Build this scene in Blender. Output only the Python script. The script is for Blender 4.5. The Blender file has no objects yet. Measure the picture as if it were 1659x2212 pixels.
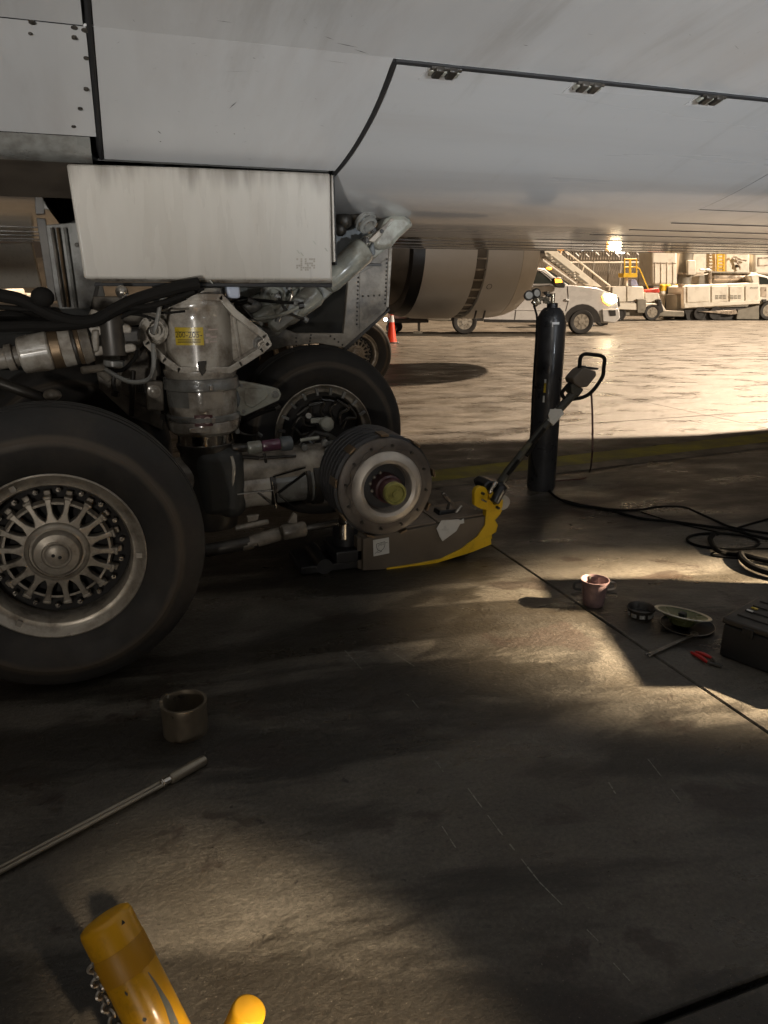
import bpy, bmesh, math, random
from mathutils import Vector, Matrix
R = math.radians
PI = math.pi
random.seed(7)
S = bpy.context.scene
COL = S.collection

# ------------------------------------------------------------------ camera
# World axes: +X towards the aircraft's nose, +Y across to its far side, Z up.
F, HC = 1600.0, 1.7                      # focal length in picture units (picture 1659 x 2212), eye height
PITCH, YAW = math.atan(487 / F), R(19.5)
cd = bpy.data.cameras.new('camera')
cd.sensor_fit = 'VERTICAL'; cd.sensor_height = 36; cd.sensor_width = 27
cd.lens = 36 * F / 2212
cd.clip_start = 0.05; cd.clip_end = 1500
cam = bpy.data.objects.new('camera', cd); COL.objects.link(cam)
cam.location = (0, 0, HC); cam.rotation_euler = (PI / 2 - PITCH, 0, -YAW)
S.camera = cam
CP, SP, CY, SY = math.cos(PITCH), math.sin(PITCH), math.cos(YAW), math.sin(YAW)

def cw(X, Y, Z=0.0):                     # metres right of / ahead of the standpoint -> world
    return Vector((X * CY + Y * SY, -X * SY + Y * CY, Z))

# ------------------------------------------------------------------ world, lights, exposure
w = bpy.data.worlds.new('World'); S.world = w; w.use_nodes = True
nt = w.node_tree; bg = nt.nodes['Background']
sky = nt.nodes.new('ShaderNodeTexSky'); sky.sky_type = 'NISHITA'; sky.sun_disc = False
sky.sun_elevation = R(1.5); sky.sun_rotation = R(200); sky.dust_density = 6; sky.air_density = 2
mixn = nt.nodes.new('ShaderNodeMix'); mixn.data_type = 'RGBA'; mixn.inputs[0].default_value = 0.93
mixn.inputs[7].default_value = (0.66, 0.47, 0.33, 1)          # sodium glow of the city on low cloud
nt.links.new(sky.outputs[0], mixn.inputs[6]); nt.links.new(mixn.outputs[2], bg.inputs[0])
bg.inputs[1].default_value = 0.055

def lamp(name, kind, loc, target, power, color, size=0.5, spot=None, blend=0.5):
    d = bpy.data.lights.new(name, kind); d.energy = power; d.color = color
    if kind == 'AREA':
        d.shape = 'DISK'; d.size = size
    else:
        d.shadow_soft_size = size
    if kind == 'SPOT':
        d.spot_size = R(spot); d.spot_blend = blend
    o = bpy.data.objects.new(name, d); COL.objects.link(o)
    o.location = loc
    o.rotation_euler = (Vector(target) - Vector(loc)).to_track_quat('-Z', 'Y').to_euler()
    return o

WARM = (1.0, 0.75, 0.52)
# apron floodlight mast beyond the aircraft, off to the right
lamp('floodlight_far', 'POINT', cw(29, 54, 40), (0, 0, 0), 355000, WARM, 1.2)
# apron floodlight far to the right, lights the parked trucks
lamp('floodlight_ramp', 'SPOT', cw(62, 2, 27), cw(14, 42, 1), 300000, (1.0, 0.84, 0.66), 1.2, 46, 0.6)
# terminal lights, low and behind the standpoint
lamp('terminal_light', 'SPOT', cw(2.5, -38, 4.2), cw(1.5, 4.5, 2.6), 6500, (1.0, 0.93, 0.83), 0.6, 40, 0.6)
# added low fill spots behind the standpoint, standing in for ground bounce on the belly
for nm, at, to, pw, colr, sp_ in (('work_light_belly', cw(-1.2, -6.0, 0.35), cw(-1.0, 4.0, 3.15), 2800, (1.0, 0.97, 0.92), 54),
                                  ('work_light_nose', cw(6.5, -5.0, 0.35), cw(3.4, 4.6, 3.05), 4700, (0.88, 0.94, 1.0), 56)):
    lamp(nm, 'SPOT', at, to, pw, colr, 0.25, sp_, 1.0).scale = (1, 0.42, 1)          # squashed cone: a wide flat beam
# floodlight to the right, reaches the ground under the nose side of the wing
lamp('floodlight_side', 'SPOT', cw(19.5, 2.6, 8.2), cw(2.05, 3.55, 0), 640000, (1.0, 0.79, 0.53), 0.30, 6.2, 0.7).scale = (1, 0.60, 1)
# added spot behind the standpoint, its cone shaped to make the near light pool
lamp('work_light', 'SPOT', cw(2.7, -2.4, 2.45), cw(-0.04, 1.0, 0), 7600, (1.0, 0.81, 0.57), 0.07, 12.6, 0.9)

S.view_settings.view_transform = 'Standard'; S.view_settings.look = 'None'
S.view_settings.exposure = 0; S.view_settings.gamma = 1
S.view_settings.use_curve_mapping = False
S.cycles.max_bounces = 6; S.cycles.diffuse_bounces = 3; S.cycles.glossy_bounces = 4
S.cycles.sample_clamp_indirect = 4; S.cycles.sample_clamp_direct = 0
S.cycles.caustics_reflective = False; S.cycles.caustics_refractive = False

# ------------------------------------------------------------------ sight-line helpers (picture units -> a point on a stated plane)
def _dir(u, v):
    x, k = (u - 829.5) / F, (1106 - v) / F
    return cw(x, CP + k * SP, -SP + k * CP)
EYE = Vector((0, 0, HC))
def pA(u, v, a):
    d = _dir(u, v); return EYE + d * (a / d.y)
def pL(u, v, l):
    d = _dir(u, v); return EYE + d * (l / d.x)
def pz(u, v, z=0.0):
    d = _dir(u, v); return EYE + d * ((z - HC) / d.z)
def pY(u, v, Y):
    d = _dir(u, v); x, k = (u - 829.5) / F, (1106 - v) / F
    return EYE + d * (Y / (CP + k * SP))
def pt(u, v, t):
    return EYE + _dir(u, v) * t
def sc(p):                               # metres per picture unit at a point
    q = Vector(p) - EYE
    f = q.x * SY + q.y * CY
    return (f * CP - q.z * SP) / F

# ------------------------------------------------------------------ materials
def N(nt, t, **kw):
    n = nt.nodes.new(t)
    for k, v in kw.items():
        setattr(n, k, v)
    return n

def mat(name, col, rough=0.5, metal=0.0, var=0.2, vs=4.0, dirt=None, damt=0.5, ds=6.0, stretch=(1, 1, 1),
        bump=0.0, bs=60.0, coat=0.0, emit=None, estr=0.0, rvar=0.12, spec=0.5):
    m = bpy.data.materials.new(name); m.use_nodes = True
    nt = m.node_tree; b = nt.nodes['Principled BSDF']; L = nt.links.new
    b.inputs['Metallic'].default_value = metal
    b.inputs['Coat Weight'].default_value = coat
    b.inputs['Coat Roughness'].default_value = 0.08
    b.inputs['Specular IOR Level'].default_value = spec
    if emit:
        b.inputs['Emission Color'].default_value = (*emit, 1); b.inputs['Emission Strength'].default_value = estr
    g = N(nt, 'ShaderNodeNewGeometry')
    mp = N(nt, 'ShaderNodeMapping'); mp.inputs['Scale'].default_value = stretch
    L(g.outputs['Position'], mp.inputs['Vector'])
    n1 = N(nt, 'ShaderNodeTexNoise'); n1.inputs['Scale'].default_value = vs; n1.inputs['Detail'].default_value = 8
    L(mp.outputs[0], n1.inputs['Vector'])
    r1 = N(nt, 'ShaderNodeMapRange'); r1.inputs[1].default_value = 0.3; r1.inputs[2].default_value = 0.7
    r1.inputs[3].default_value = 1 - var; r1.inputs[4].default_value = 1 + var
    L(n1.outputs['Fac'], r1.inputs[0])
    mx = N(nt, 'ShaderNodeMix', data_type='RGBA', blend_type='MULTIPLY'); mx.inputs[0].default_value = 1
    mx.inputs[6].default_value = (*col, 1); L(r1.outputs[0], mx.inputs[7])
    out = mx.outputs[2]
    if dirt:
        n2 = N(nt, 'ShaderNodeTexNoise'); n2.inputs['Scale'].default_value = ds; n2.inputs['Detail'].default_value = 10
        n2.inputs['Roughness'].default_value = 0.65
        L(mp.outputs[0], n2.inputs['Vector'])
        r2 = N(nt, 'ShaderNodeMapRange'); r2.inputs[1].default_value = 0.62 - damt * 0.3; r2.inputs[2].default_value = 0.78 - damt * 0.2
        r2.inputs[3].default_value = 0; r2.inputs[4].default_value = min(1, 0.4 + damt * 0.6)
        L(n2.outputs['Fac'], r2.inputs[0])
        m2 = N(nt, 'ShaderNodeMix', data_type='RGBA'); L(r2.outputs[0], m2.inputs[0]); L(out, m2.inputs[6])
        m2.inputs[7].default_value = (*dirt, 1); out = m2.outputs[2]
    L(out, b.inputs['Base Color'])
    r3 = N(nt, 'ShaderNodeMapRange'); r3.inputs[1].default_value = 0.3; r3.inputs[2].default_value = 0.7
    r3.inputs[3].default_value = max(0.03, rough - rvar); r3.inputs[4].default_value = min(1, rough + rvar)
    L(n1.outputs['Fac'], r3.inputs[0]); L(r3.outputs[0], b.inputs['Roughness'])
    if bump:
        n3 = N(nt, 'ShaderNodeTexNoise'); n3.inputs['Scale'].default_value = bs; n3.inputs['Detail'].default_value = 6
        L(mp.outputs[0], n3.inputs['Vector'])
        bp = N(nt, 'ShaderNodeBump'); bp.inputs['Strength'].default_value = bump; bp.inputs['Distance'].default_value = 0.01
        L(n3.outputs['Fac'], bp.inputs['Height']); L(bp.outputs[0], b.inputs['Normal'])
    return m

def glow(name, col, s):
    m = bpy.data.materials.new(name); m.use_nodes = True; nt = m.node_tree
    b = nt.nodes['Principled BSDF']; b.inputs['Base Color'].default_value = (*col, 1)
    b.inputs['Emission Color'].default_value = (*col, 1); b.inputs['Emission Strength'].default_value = s
    return m

def concrete(name, base):
    m = bpy.data.materials.new(name); m.use_nodes = True; nt = m.node_tree; L = nt.links.new
    b = nt.nodes['Principled BSDF']; g = N(nt, 'ShaderNodeNewGeometry')
    def noise(scale, st=(1, 1, 1), rot=0.0, detail=8, rough=0.55, off=(0, 0, 0), dist=0.0):
        mp = N(nt, 'ShaderNodeMapping', vector_type='TEXTURE'); mp.inputs['Scale'].default_value = st
        mp.inputs['Rotation'].default_value = (0, 0, R(rot)); mp.inputs['Location'].default_value = off
        L(g.outputs['Position'], mp.inputs[0])
        n = N(nt, 'ShaderNodeTexNoise'); n.inputs['Scale'].default_value = scale; n.inputs['Detail'].default_value = detail
        n.inputs['Roughness'].default_value = rough; n.inputs['Distortion'].default_value = dist
        L(mp.outputs[0], n.inputs['Vector']); return n.outputs['Fac']
    def rng(s, a, c, lo, hi):
        r = N(nt, 'ShaderNodeMapRange'); r.interpolation_type = 'SMOOTHSTEP'
        for i, x in enumerate((a, c, lo, hi)):
            r.inputs[i + 1].default_value = x
        L(s, r.inputs[0]); return r.outputs[0]
    def mul(a, c):
        n = N(nt, 'ShaderNodeMath', operation='MULTIPLY')
        for i, q in ((0, a), (1, c)):
            if isinstance(q, float): n.inputs[i].default_value = q
            else: L(q, n.inputs[i])
        return n.outputs[0]
    def mixc(f, A, B, bt='MIX'):
        x = N(nt, 'ShaderNodeMix', data_type='RGBA', blend_type=bt)
        if isinstance(f, float): x.inputs[0].default_value = f
        else: L(f, x.inputs[0])
        for i, q in ((6, A), (7, B)):
            if isinstance(q, tuple): x.inputs[i].default_value = (*q, 1)
            else: L(q, x.inputs[i])
        return x.outputs[2]
    # oil and rubber stains thicken round the gear, darkened also for the shade there
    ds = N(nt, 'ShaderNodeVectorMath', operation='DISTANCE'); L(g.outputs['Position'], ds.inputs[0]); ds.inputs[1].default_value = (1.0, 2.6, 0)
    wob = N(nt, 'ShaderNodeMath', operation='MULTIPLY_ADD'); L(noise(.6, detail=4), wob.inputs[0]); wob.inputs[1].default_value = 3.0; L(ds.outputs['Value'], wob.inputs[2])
    stain_shade = rng(wob.outputs[0], 5.2, 8.5, 1, 0.12)
    c = mixc(rng(noise(0.8, (1.3, .9, 1), -15, 9, .6), 0.32, 0.68, 0, 1), tuple(x * 0.58 for x in base), tuple(x * 1.35 for x in base))
    c = mixc(rng(noise(3.6, (1.2, .9, 1), -15, 10, .68), 0.36, 0.66, 0.55, 0), c, (base[0] * .45, base[1] * .42, base[2] * .38))
    c = mixc(rng(noise(1.15, off=(4, 9, 0), detail=6), 0.54, 0.70, 0, .35), c, (base[0] * .95, base[1] * 1.02, base[2] * 1.0))
    # oil and rubber dragged in bands, blotches and drips, darkened also for the shade
    c = mixc(mul(rng(noise(1.0, (3.1, .62, 1), -11, 9, .58, (3.1, 0.4, 0), .5), 0.47, 0.55, 0, .88), stain_shade), c, (0.020, 0.0165, 0.012))
    c = mixc(mul(rng(noise(1.1, (1.5, .8, 1), 14, 9, .6, (11, 2.0, 0), .6), 0.535, 0.60, 0, .80), stain_shade), c, (0.022, 0.018, 0.013))
    c = mixc(mul(rng(noise(2.7, (1.2, .9, 1), -20, 8, .62, (7, 2, 0), .4), 0.57, 0.64, 0, .7), stain_shade), c, (0.030, 0.020, 0.015))
    c = mixc(mul(rng(noise(9.0, detail=6, rough=.6, off=(1, 5, 0)), 0.66, 0.71, 0, .85), stain_shade), c, (0.014, 0.011, 0.008))
    # aggregate, pits and specks
    c = mixc(1.0, c, rng(noise(62, detail=6, rough=.75), 0.3, 0.7, .66, 1.34), 'MULTIPLY')
    c = mixc(rng(noise(30, detail=4, rough=0.6), 0.66, 0.71, 0, 0.85), c, (0.016, 0.013, 0.010))
    c = mixc(rng(noise(120, detail=2), 0.66, 0.74, 0, 0.5), c, tuple(min(1, x * 2.2) for x in base))
    oi = N(nt, 'ShaderNodeObjectInfo')
    c = mixc(1.0, c, rng(oi.outputs['Random'], 0, 1, 0.9, 1.08), 'MULTIPLY')
    L(c, b.inputs['Base Color'])
    L(rng(noise(1.9, (1.6, .8, 1), -12, 9, .65), 0.35, 0.7, 0.52, 0.20), b.inputs['Roughness'])
    b.inputs['Specular IOR Level'].default_value = 0.5
    bp = N(nt, 'ShaderNodeBump'); bp.inputs['Strength'].default_value = 0.6; bp.inputs['Distance'].default_value = 0.010
    hb = N(nt, 'ShaderNodeMath', operation='ADD'); L(noise(46, detail=10, rough=0.72), hb.inputs[0])
    L(mul(noise(8.5, (1.2, .85, 1), detail=6, rough=.62), 1.7), hb.inputs[1])
    L(hb.outputs[0], bp.inputs['Height']); L(bp.outputs[0], b.inputs['Normal'])
    return m

M = {}
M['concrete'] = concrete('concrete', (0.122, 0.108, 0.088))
M['filler'] = mat('joint_filler', (0.012, 0.011, 0.010), 0.8, var=0.3)
M['yellow_line'] = mat('worn_yellow_paint', (0.42, 0.37, 0.05), 0.6, var=0.3, dirt=(0.15, 0.13, 0.10), damt=0.72, ds=1.6)
M['pale_line'] = mat('worn_white_paint', (0.30, 0.26, 0.20), 0.6, var=0.3, dirt=(0.10, 0.085, 0.065), damt=0.8, ds=3)
M['scratch'] = mat('scratch', (0.30, 0.30, 0.26), 0.7, var=0.3)
M['skin'] = mat('grey_aircraft_paint', (0.53, 0.53, 0.53), 0.36, var=0.05, vs=1.3, dirt=(0.47, 0.455, 0.445), damt=0.45, ds=1.4, stretch=(2.6, 0.55, 0.8), rvar=0.05, coat=0.0)
M['skin_gloss'] = mat('grey_gloss_belly_paint', (0.53, 0.53, 0.53), 0.30, var=0.05, vs=1.3, dirt=(0.47, 0.455, 0.445), damt=0.45, ds=1.4, stretch=(0.2, 2.2, 0.8), rvar=0.04, coat=0.55, bump=0.05, bs=2.4, spec=0.2)
def smudge(m, col, amt):
    nt = m.node_tree; b = nt.nodes['Principled BSDF']; L = nt.links.new; g = N(nt, 'ShaderNodeNewGeometry')
    src = b.inputs['Base Color'].links[0].from_socket; out = src
    for sc_, st, lo, hi in ((1.1, (3.5, .5, .5), .56, .74), (3.0, (1, .6, 1), .62, .76), (9, (2.5, .8, 1), .66, .74)):
        mp = N(nt, 'ShaderNodeMapping'); mp.inputs['Scale'].default_value = st; mp.inputs['Location'].default_value = (sc_, 2, 0); L(g.outputs['Position'], mp.inputs[0])
        n = N(nt, 'ShaderNodeTexNoise'); n.inputs['Scale'].default_value = sc_; n.inputs['Detail'].default_value = 10; n.inputs['Roughness'].default_value = .65; L(mp.outputs[0], n.inputs['Vector'])
        r = N(nt, 'ShaderNodeMapRange'); r.interpolation_type = 'SMOOTHSTEP'; r.inputs[1].default_value = lo; r.inputs[2].default_value = hi; r.inputs[4].default_value = amt; L(n.outputs['Fac'], r.inputs[0])
        x = N(nt, 'ShaderNodeMix', data_type='RGBA'); L(r.outputs[0], x.inputs[0]); L(out, x.inputs[6]); x.inputs[7].default_value = (*col, 1); out = x.outputs[2]
    L(out, b.inputs['Base Color'])
smudge(M['skin'], (.33, .315, .295), .42); smudge(M['skin_gloss'], (.33, .32, .30), .42)
M['belly'] = mat('glossy_belly_paint', (0.42, 0.40, 0.37), 0.09, var=0.12, vs=2, dirt=(0.24, 0.215, 0.19), damt=0.5, ds=1.5, stretch=(0.14, 2.6, 1), rvar=0.03, coat=0.9, bump=0.10, bs=2.6)
M['door_paint'] = mat('white_leg_door_paint', (0.41, 0.385, 0.345), 0.28, var=0.04, vs=2.0, dirt=(0.36, 0.33, 0.29), damt=0.4, ds=1.8, stretch=(5, 1, 0.7), rvar=0.06)
M['lap'] = mat('stained_lap_joint', (0.085, 0.072, 0.058), 0.30, var=0.4, vs=2)
M['scuff'] = mat('dark_scuff', (0.085, 0.082, 0.078), 0.6, var=0.5, vs=8)
M['seal'] = mat('black_rubber_seal', (0.010, 0.010, 0.011), 0.7)
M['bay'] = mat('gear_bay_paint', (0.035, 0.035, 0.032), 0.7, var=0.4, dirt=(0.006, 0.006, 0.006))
M['bay_brown'] = mat('soiled_flap_paint', (0.075, 0.060, 0.045), 0.6, var=0.3)
def top_grime(m, z0, z1, col):
    nt = m.node_tree; b = nt.nodes['Principled BSDF']; L = nt.links.new; g = N(nt, 'ShaderNodeNewGeometry')
    src = b.inputs['Base Color'].links[0].from_socket
    mp = N(nt, 'ShaderNodeMapping'); mp.inputs['Scale'].default_value = (7, 1, .9); L(g.outputs['Position'], mp.inputs[0])
    n = N(nt, 'ShaderNodeTexNoise'); n.inputs['Scale'].default_value = 2.2; n.inputs['Detail'].default_value = 8; L(mp.outputs[0], n.inputs['Vector'])
    sx = N(nt, 'ShaderNodeSeparateXYZ'); L(g.outputs['Position'], sx.inputs[0])
    r = N(nt, 'ShaderNodeMapRange'); r.inputs[1].default_value = z0; r.inputs[2].default_value = z1; L(sx.outputs[2], r.inputs[0])
    a = N(nt, 'ShaderNodeMath', operation='ADD'); L(n.outputs['Fac'], a.inputs[0]); L(r.outputs[0], a.inputs[1])
    r2 = N(nt, 'ShaderNodeMapRange'); r2.interpolation_type = 'SMOOTHSTEP'; r2.inputs[1].default_value = .95; r2.inputs[2].default_value = 1.6; r2.inputs[4].default_value = .8; L(a.outputs[0], r2.inputs[0])
    x = N(nt, 'ShaderNodeMix', data_type='RGBA'); L(r2.outputs[0], x.inputs[0]); L(src, x.inputs[6]); x.inputs[7].default_value = (*col, 1)
    L(x.outputs[2], b.inputs['Base Color'])
top_grime(M['door_paint'], 2.02, 2.30, (.10, .085, .07))
M['gear'] = mat('white_gear_paint', (0.43, 0.395, 0.34), 0.22, var=0.18, vs=6, dirt=(0.10, 0.07, 0.045), damt=0.68, ds=7.5, rvar=0.08, coat=0.5)
M['gear_grey'] = mat('grey_gear_paint', (0.22, 0.22, 0.205), 0.32, var=0.2, dirt=(0.06, 0.05, 0.04), damt=0.6, ds=7, coat=0.3)
M['gear_green'] = mat('pale_green_gear_paint', (0.33, 0.335, 0.29), 0.30, var=0.18, dirt=(0.11, 0.085, 0.06), damt=0.62, ds=8, coat=0.3)
M['gear_dirty'] = mat('oil_stained_gear_paint', (0.36, 0.32, 0.265), 0.42, var=0.18, dirt=(0.06, 0.048, 0.035), damt=0.75, ds=4.5)
M['dark_gear'] = mat('oily_dark_steel', (0.05, 0.044, 0.037), 0.4, metal=0.3, var=0.35, dirt=(0.012, 0.011, 0.01), damt=0.6)
M['chrome'] = mat('chromed_piston', (0.62, 0.58, 0.52), 0.14, metal=1, var=0.08)
M['steel'] = mat('bare_steel', (0.36, 0.33, 0.29), 0.34, metal=0.9, var=0.2, dirt=(0.10, 0.08, 0.06), damt=0.5)
M['bronze'] = mat('bronze_bushing', (0.20, 0.14, 0.085), 0.36, metal=0.7, var=0.25)
M['tyre'] = mat('tyre_rubber', (0.017, 0.0155, 0.014), 0.72, var=0.35, vs=6, dirt=(0.042, 0.034, 0.027), damt=0.5, ds=4, bump=0.12, bs=30)
def dust_highlight_ring(m, r0, r1, r2, col, amt):
    nt = m.node_tree; b = nt.nodes['Principled BSDF']; L = nt.links.new; src = b.inputs['Base Color'].links[0].from_socket
    tc_ = N(nt, 'ShaderNodeTexCoord'); vm = N(nt, 'ShaderNodeVectorMath', operation='MULTIPLY'); vm.inputs[1].default_value = (1, 0, 1); L(tc_.outputs['Object'], vm.inputs[0])
    ln = N(nt, 'ShaderNodeVectorMath', operation='LENGTH'); L(vm.outputs[0], ln.inputs[0])
    n = N(nt, 'ShaderNodeTexNoise'); n.inputs['Scale'].default_value = 5; n.inputs['Detail'].default_value = 7; L(tc_.outputs['Object'], n.inputs['Vector'])
    w_ = N(nt, 'ShaderNodeMath', operation='MULTIPLY_ADD'); w_.inputs[1].default_value = .03; L(n.outputs['Fac'], w_.inputs[0]); L(ln.outputs['Value'], w_.inputs[2])
    a = N(nt, 'ShaderNodeMapRange'); a.interpolation_type = 'SMOOTHSTEP'; a.inputs[1].default_value = r0; a.inputs[2].default_value = r1; L(w_.outputs[0], a.inputs[0])
    c = N(nt, 'ShaderNodeMapRange'); c.interpolation_type = 'SMOOTHSTEP'; c.inputs[1].default_value = r1 + .012; c.inputs[2].default_value = r2; c.inputs[3].default_value = 1; c.inputs[4].default_value = 0; L(w_.outputs[0], c.inputs[0])
    q = N(nt, 'ShaderNodeMath', operation='MULTIPLY'); L(a.outputs[0], q.inputs[0]); L(c.outputs[0], q.inputs[1])
    q2 = N(nt, 'ShaderNodeMath', operation='MULTIPLY'); L(q.outputs[0], q2.inputs[0]); q2.inputs[1].default_value = amt
    x = N(nt, 'ShaderNodeMix', data_type='RGBA'); L(q2.outputs[0], x.inputs[0]); L(src, x.inputs[6]); x.inputs[7].default_value = (*col, 1); L(x.outputs[2], b.inputs['Base Color'])
dust_highlight_ring(M['tyre'], .485, .513, .545, (.085, .066, .048), .75)  # brown dust and the sidewall ridge's highlight, both put into the tyre colour
M['rim'] = mat('dirty_wheel_alloy', (0.46, 0.41, 0.34), 0.38, metal=0.4, var=0.2, vs=9, dirt=(0.07, 0.055, 0.04), damt=0.6, ds=9)
M['rim_dark'] = mat('brake_dust', (0.018, 0.016, 0.015), 0.7, var=0.4)  # near-black, for wheel wells, key holes and plain hubs
M['carbon'] = mat('carbon_brake_disc', (0.045, 0.044, 0.046), 0.5, metal=0.2, var=0.3, vs=12)
M['brake_plate'] = mat('heat_stained_brake_plate', (0.13, 0.112, 0.096), 0.5, metal=0.35, var=0.25, vs=8, dirt=(0.06, 0.045, 0.04), damt=0.5)
M['brake_ring'] = mat('polished_brake_ring', (0.52, 0.47, 0.41), 0.44, metal=0.4, var=0.25, vs=8)
M['maroon'] = mat('maroon_axle_sleeve', (0.060, 0.022, 0.024), 0.35, var=0.3)
M['olive'] = mat('greasy_axle_end', (0.26, 0.245, 0.07), 0.35, var=0.3, dirt=(0.08, 0.07, 0.02), damt=0.5, ds=30)
M['slate'] = mat('slate_grey_paint', (0.11, 0.12, 0.125), 0.45, var=0.15)
M['hose'] = mat('black_hose_rubber', (0.010, 0.009, 0.008), 0.8, var=0.3, spec=0.12)
M['placard_yellow'] = mat('yellow_placard', (0.50, 0.36, 0.03), 0.35, var=0.15, vs=20, coat=0.4)
M['ink'] = mat('black_ink', (0.018, 0.015, 0.012), 0.5)
M['pink_ink'] = mat('faded_pink_print', (0.42, 0.33, 0.29), 0.4)
M['maroon_ink'] = mat('maroon_print', (0.085, 0.024, 0.026), 0.4)
M['red_ink'] = mat('red_print', (0.55, 0.05, 0.03), 0.5)
M['blue_box'] = mat('pale_blue_plastic', (0.50, 0.55, 0.66), 0.25, var=0.1)
M['cowl'] = mat('engine_cowl_paint', (0.42, 0.405, 0.38), 0.42, var=0.06, vs=1.5)
M['cowl_lip'] = mat('engine_intake_lip', (0.50, 0.46, 0.40), 0.45, var=0.06)
M['nozzle'] = mat('burnt_nozzle', (0.11, 0.095, 0.078), 0.5, metal=0.3, var=0.3, vs=3)
M['black'] = mat('black_paint', (0.012, 0.012, 0.013), 0.45)
M['cyl'] = mat('black_cylinder_enamel', (0.030, 0.030, 0.032), 0.34, var=0.25, vs=6, dirt=(0.04, 0.038, 0.036), damt=0.3, coat=0.2)
M['brass'] = mat('dull_brass', (0.42, 0.36, 0.27), 0.3, metal=0.8, var=0.15)
M['gauge'] = mat('gauge_glass', (0.40, 0.38, 0.34), 0.15, var=0.1, coat=0.5)
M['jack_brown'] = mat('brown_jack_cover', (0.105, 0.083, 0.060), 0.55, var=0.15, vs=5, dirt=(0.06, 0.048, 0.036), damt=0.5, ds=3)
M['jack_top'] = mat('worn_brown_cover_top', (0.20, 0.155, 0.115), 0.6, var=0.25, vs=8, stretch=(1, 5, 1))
M['jack_yellow'] = mat('yellow_jack_enamel', (0.70, 0.44, 0.012), 0.4, var=0.08, vs=9, dirt=(0.35, 0.2, 0.01), damt=0.3, ds=12)
M['post_yellow'] = mat('yellow_post_enamel', (0.72, 0.36, 0.012), 0.34, var=0.08, vs=7, dirt=(0.20, 0.09, 0.012), damt=0.35, ds=16, coat=0.15)
M['post_band'] = mat('faded_orange_band', (0.50, 0.24, 0.010), 0.45, var=0.08)
M['paper'] = mat('white_paper_label', (0.62, 0.61, 0.57), 0.7, var=0.06, dirt=(0.35, 0.34, 0.31), damt=0.3, ds=30)
M['grip'] = mat('taped_handle', (0.030, 0.028, 0.020), 0.6, var=0.4, vs=15, dirt=(0.16, 0.14, 0.05), damt=0.25, ds=10)
M['bucket'] = mat('copper_pink_bucket', (0.20, 0.135, 0.135), 0.45, metal=0.25, var=0.25, vs=16, dirt=(0.10, 0.07, 0.068), damt=0.5, ds=25)
M['dish'] = mat('green_dish_glaze', (0.095, 0.105, 0.045), 0.28, var=0.2, vs=12)
M['dish_rim'] = mat('pale_metal_rim', (0.50, 0.47, 0.38), 0.3, metal=0.5, var=0.1)
M['case'] = mat('black_case_plastic', (0.014, 0.014, 0.014), 0.5, var=0.2, bump=0.2, bs=200)
M['case_lid'] = mat('dusty_case_lid', (0.032, 0.027, 0.021), 0.55, var=0.2, vs=9, dirt=(0.05, 0.042, 0.034), damt=0.6)
M['red'] = mat('red_grip_plastic', (0.42, 0.022, 0.018), 0.4, var=0.15)
M['tan_metal'] = mat('bronze_coloured_metal', (0.20, 0.165, 0.12), 0.38, metal=0.6, var=0.15, vs=20)
M['wrench'] = mat('satin_steel_tool', (0.30, 0.265, 0.21), 0.35, metal=0.75, var=0.12)
M['cone'] = mat('traffic_cone_plastic', (0.85, 0.06, 0.02), 0.45, var=0.08)
M['white_tape'] = mat('reflective_tape', (0.85, 0.85, 0.85), 0.4, var=0.05)
M['truck'] = mat('silver_truck_paint', (0.56, 0.54, 0.52), 0.28, var=0.05, coat=0.5)
M['glass'] = mat('dark_window_glass', (0.035, 0.04, 0.036), 0.06, var=0.1, coat=0.6)
M['trim'] = mat('black_trim', (0.02, 0.017, 0.015), 0.5)
M['wheel_black'] = mat('road_tyre_rubber', (0.022, 0.019, 0.017), 0.75)
M['white_gse'] = mat('cream_equipment_paint', (0.70, 0.65, 0.56), 0.45, var=0.06, vs=2, dirt=(0.47, 0.40, 0.31), damt=0.4, ds=2.5)
M['grey_gse'] = mat('grey_equipment_paint', (0.20, 0.18, 0.145), 0.5, var=0.2)
M['tank'] = mat('stainless_tank', (0.50, 0.42, 0.34), 0.30, metal=0.6, var=0.15)
M['yellow_gse'] = mat('yellow_equipment_paint', (0.75, 0.46, 0.025), 0.45, var=0.08)
M['orange_lamp'] = glow('amber_lamp', (1.0, 0.36, 0.03), 5.0)
M['head_lamp'] = glow('headlight_glow', (1.0, 0.80, 0.50), 45.0)
M['turn_lamp'] = glow('turn_signal_glow', (1.0, 0.42, 0.05), 9.0)
M['white_lamp'] = glow('white_lamp', (0.9, 0.95, 1.0), 12.0)
M['red_lamp'] = glow('red_lamp', (1.0, 0.06, 0.04), 4.0)
M['fence'] = mat('galvanised_fence', (0.30, 0.27, 0.23), 0.5, metal=0.3)
M['car_dark'] = mat('dark_car_paint', (0.05, 0.05, 0.055), 0.25, coat=0.6)
M['bluish'] = mat('blue_grey_cover', (0.20, 0.22, 0.34), 0.5)
M['hill'] = mat('scrub_bank', (0.06, 0.05, 0.038), 0.9, var=0.4, vs=0.4)

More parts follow.
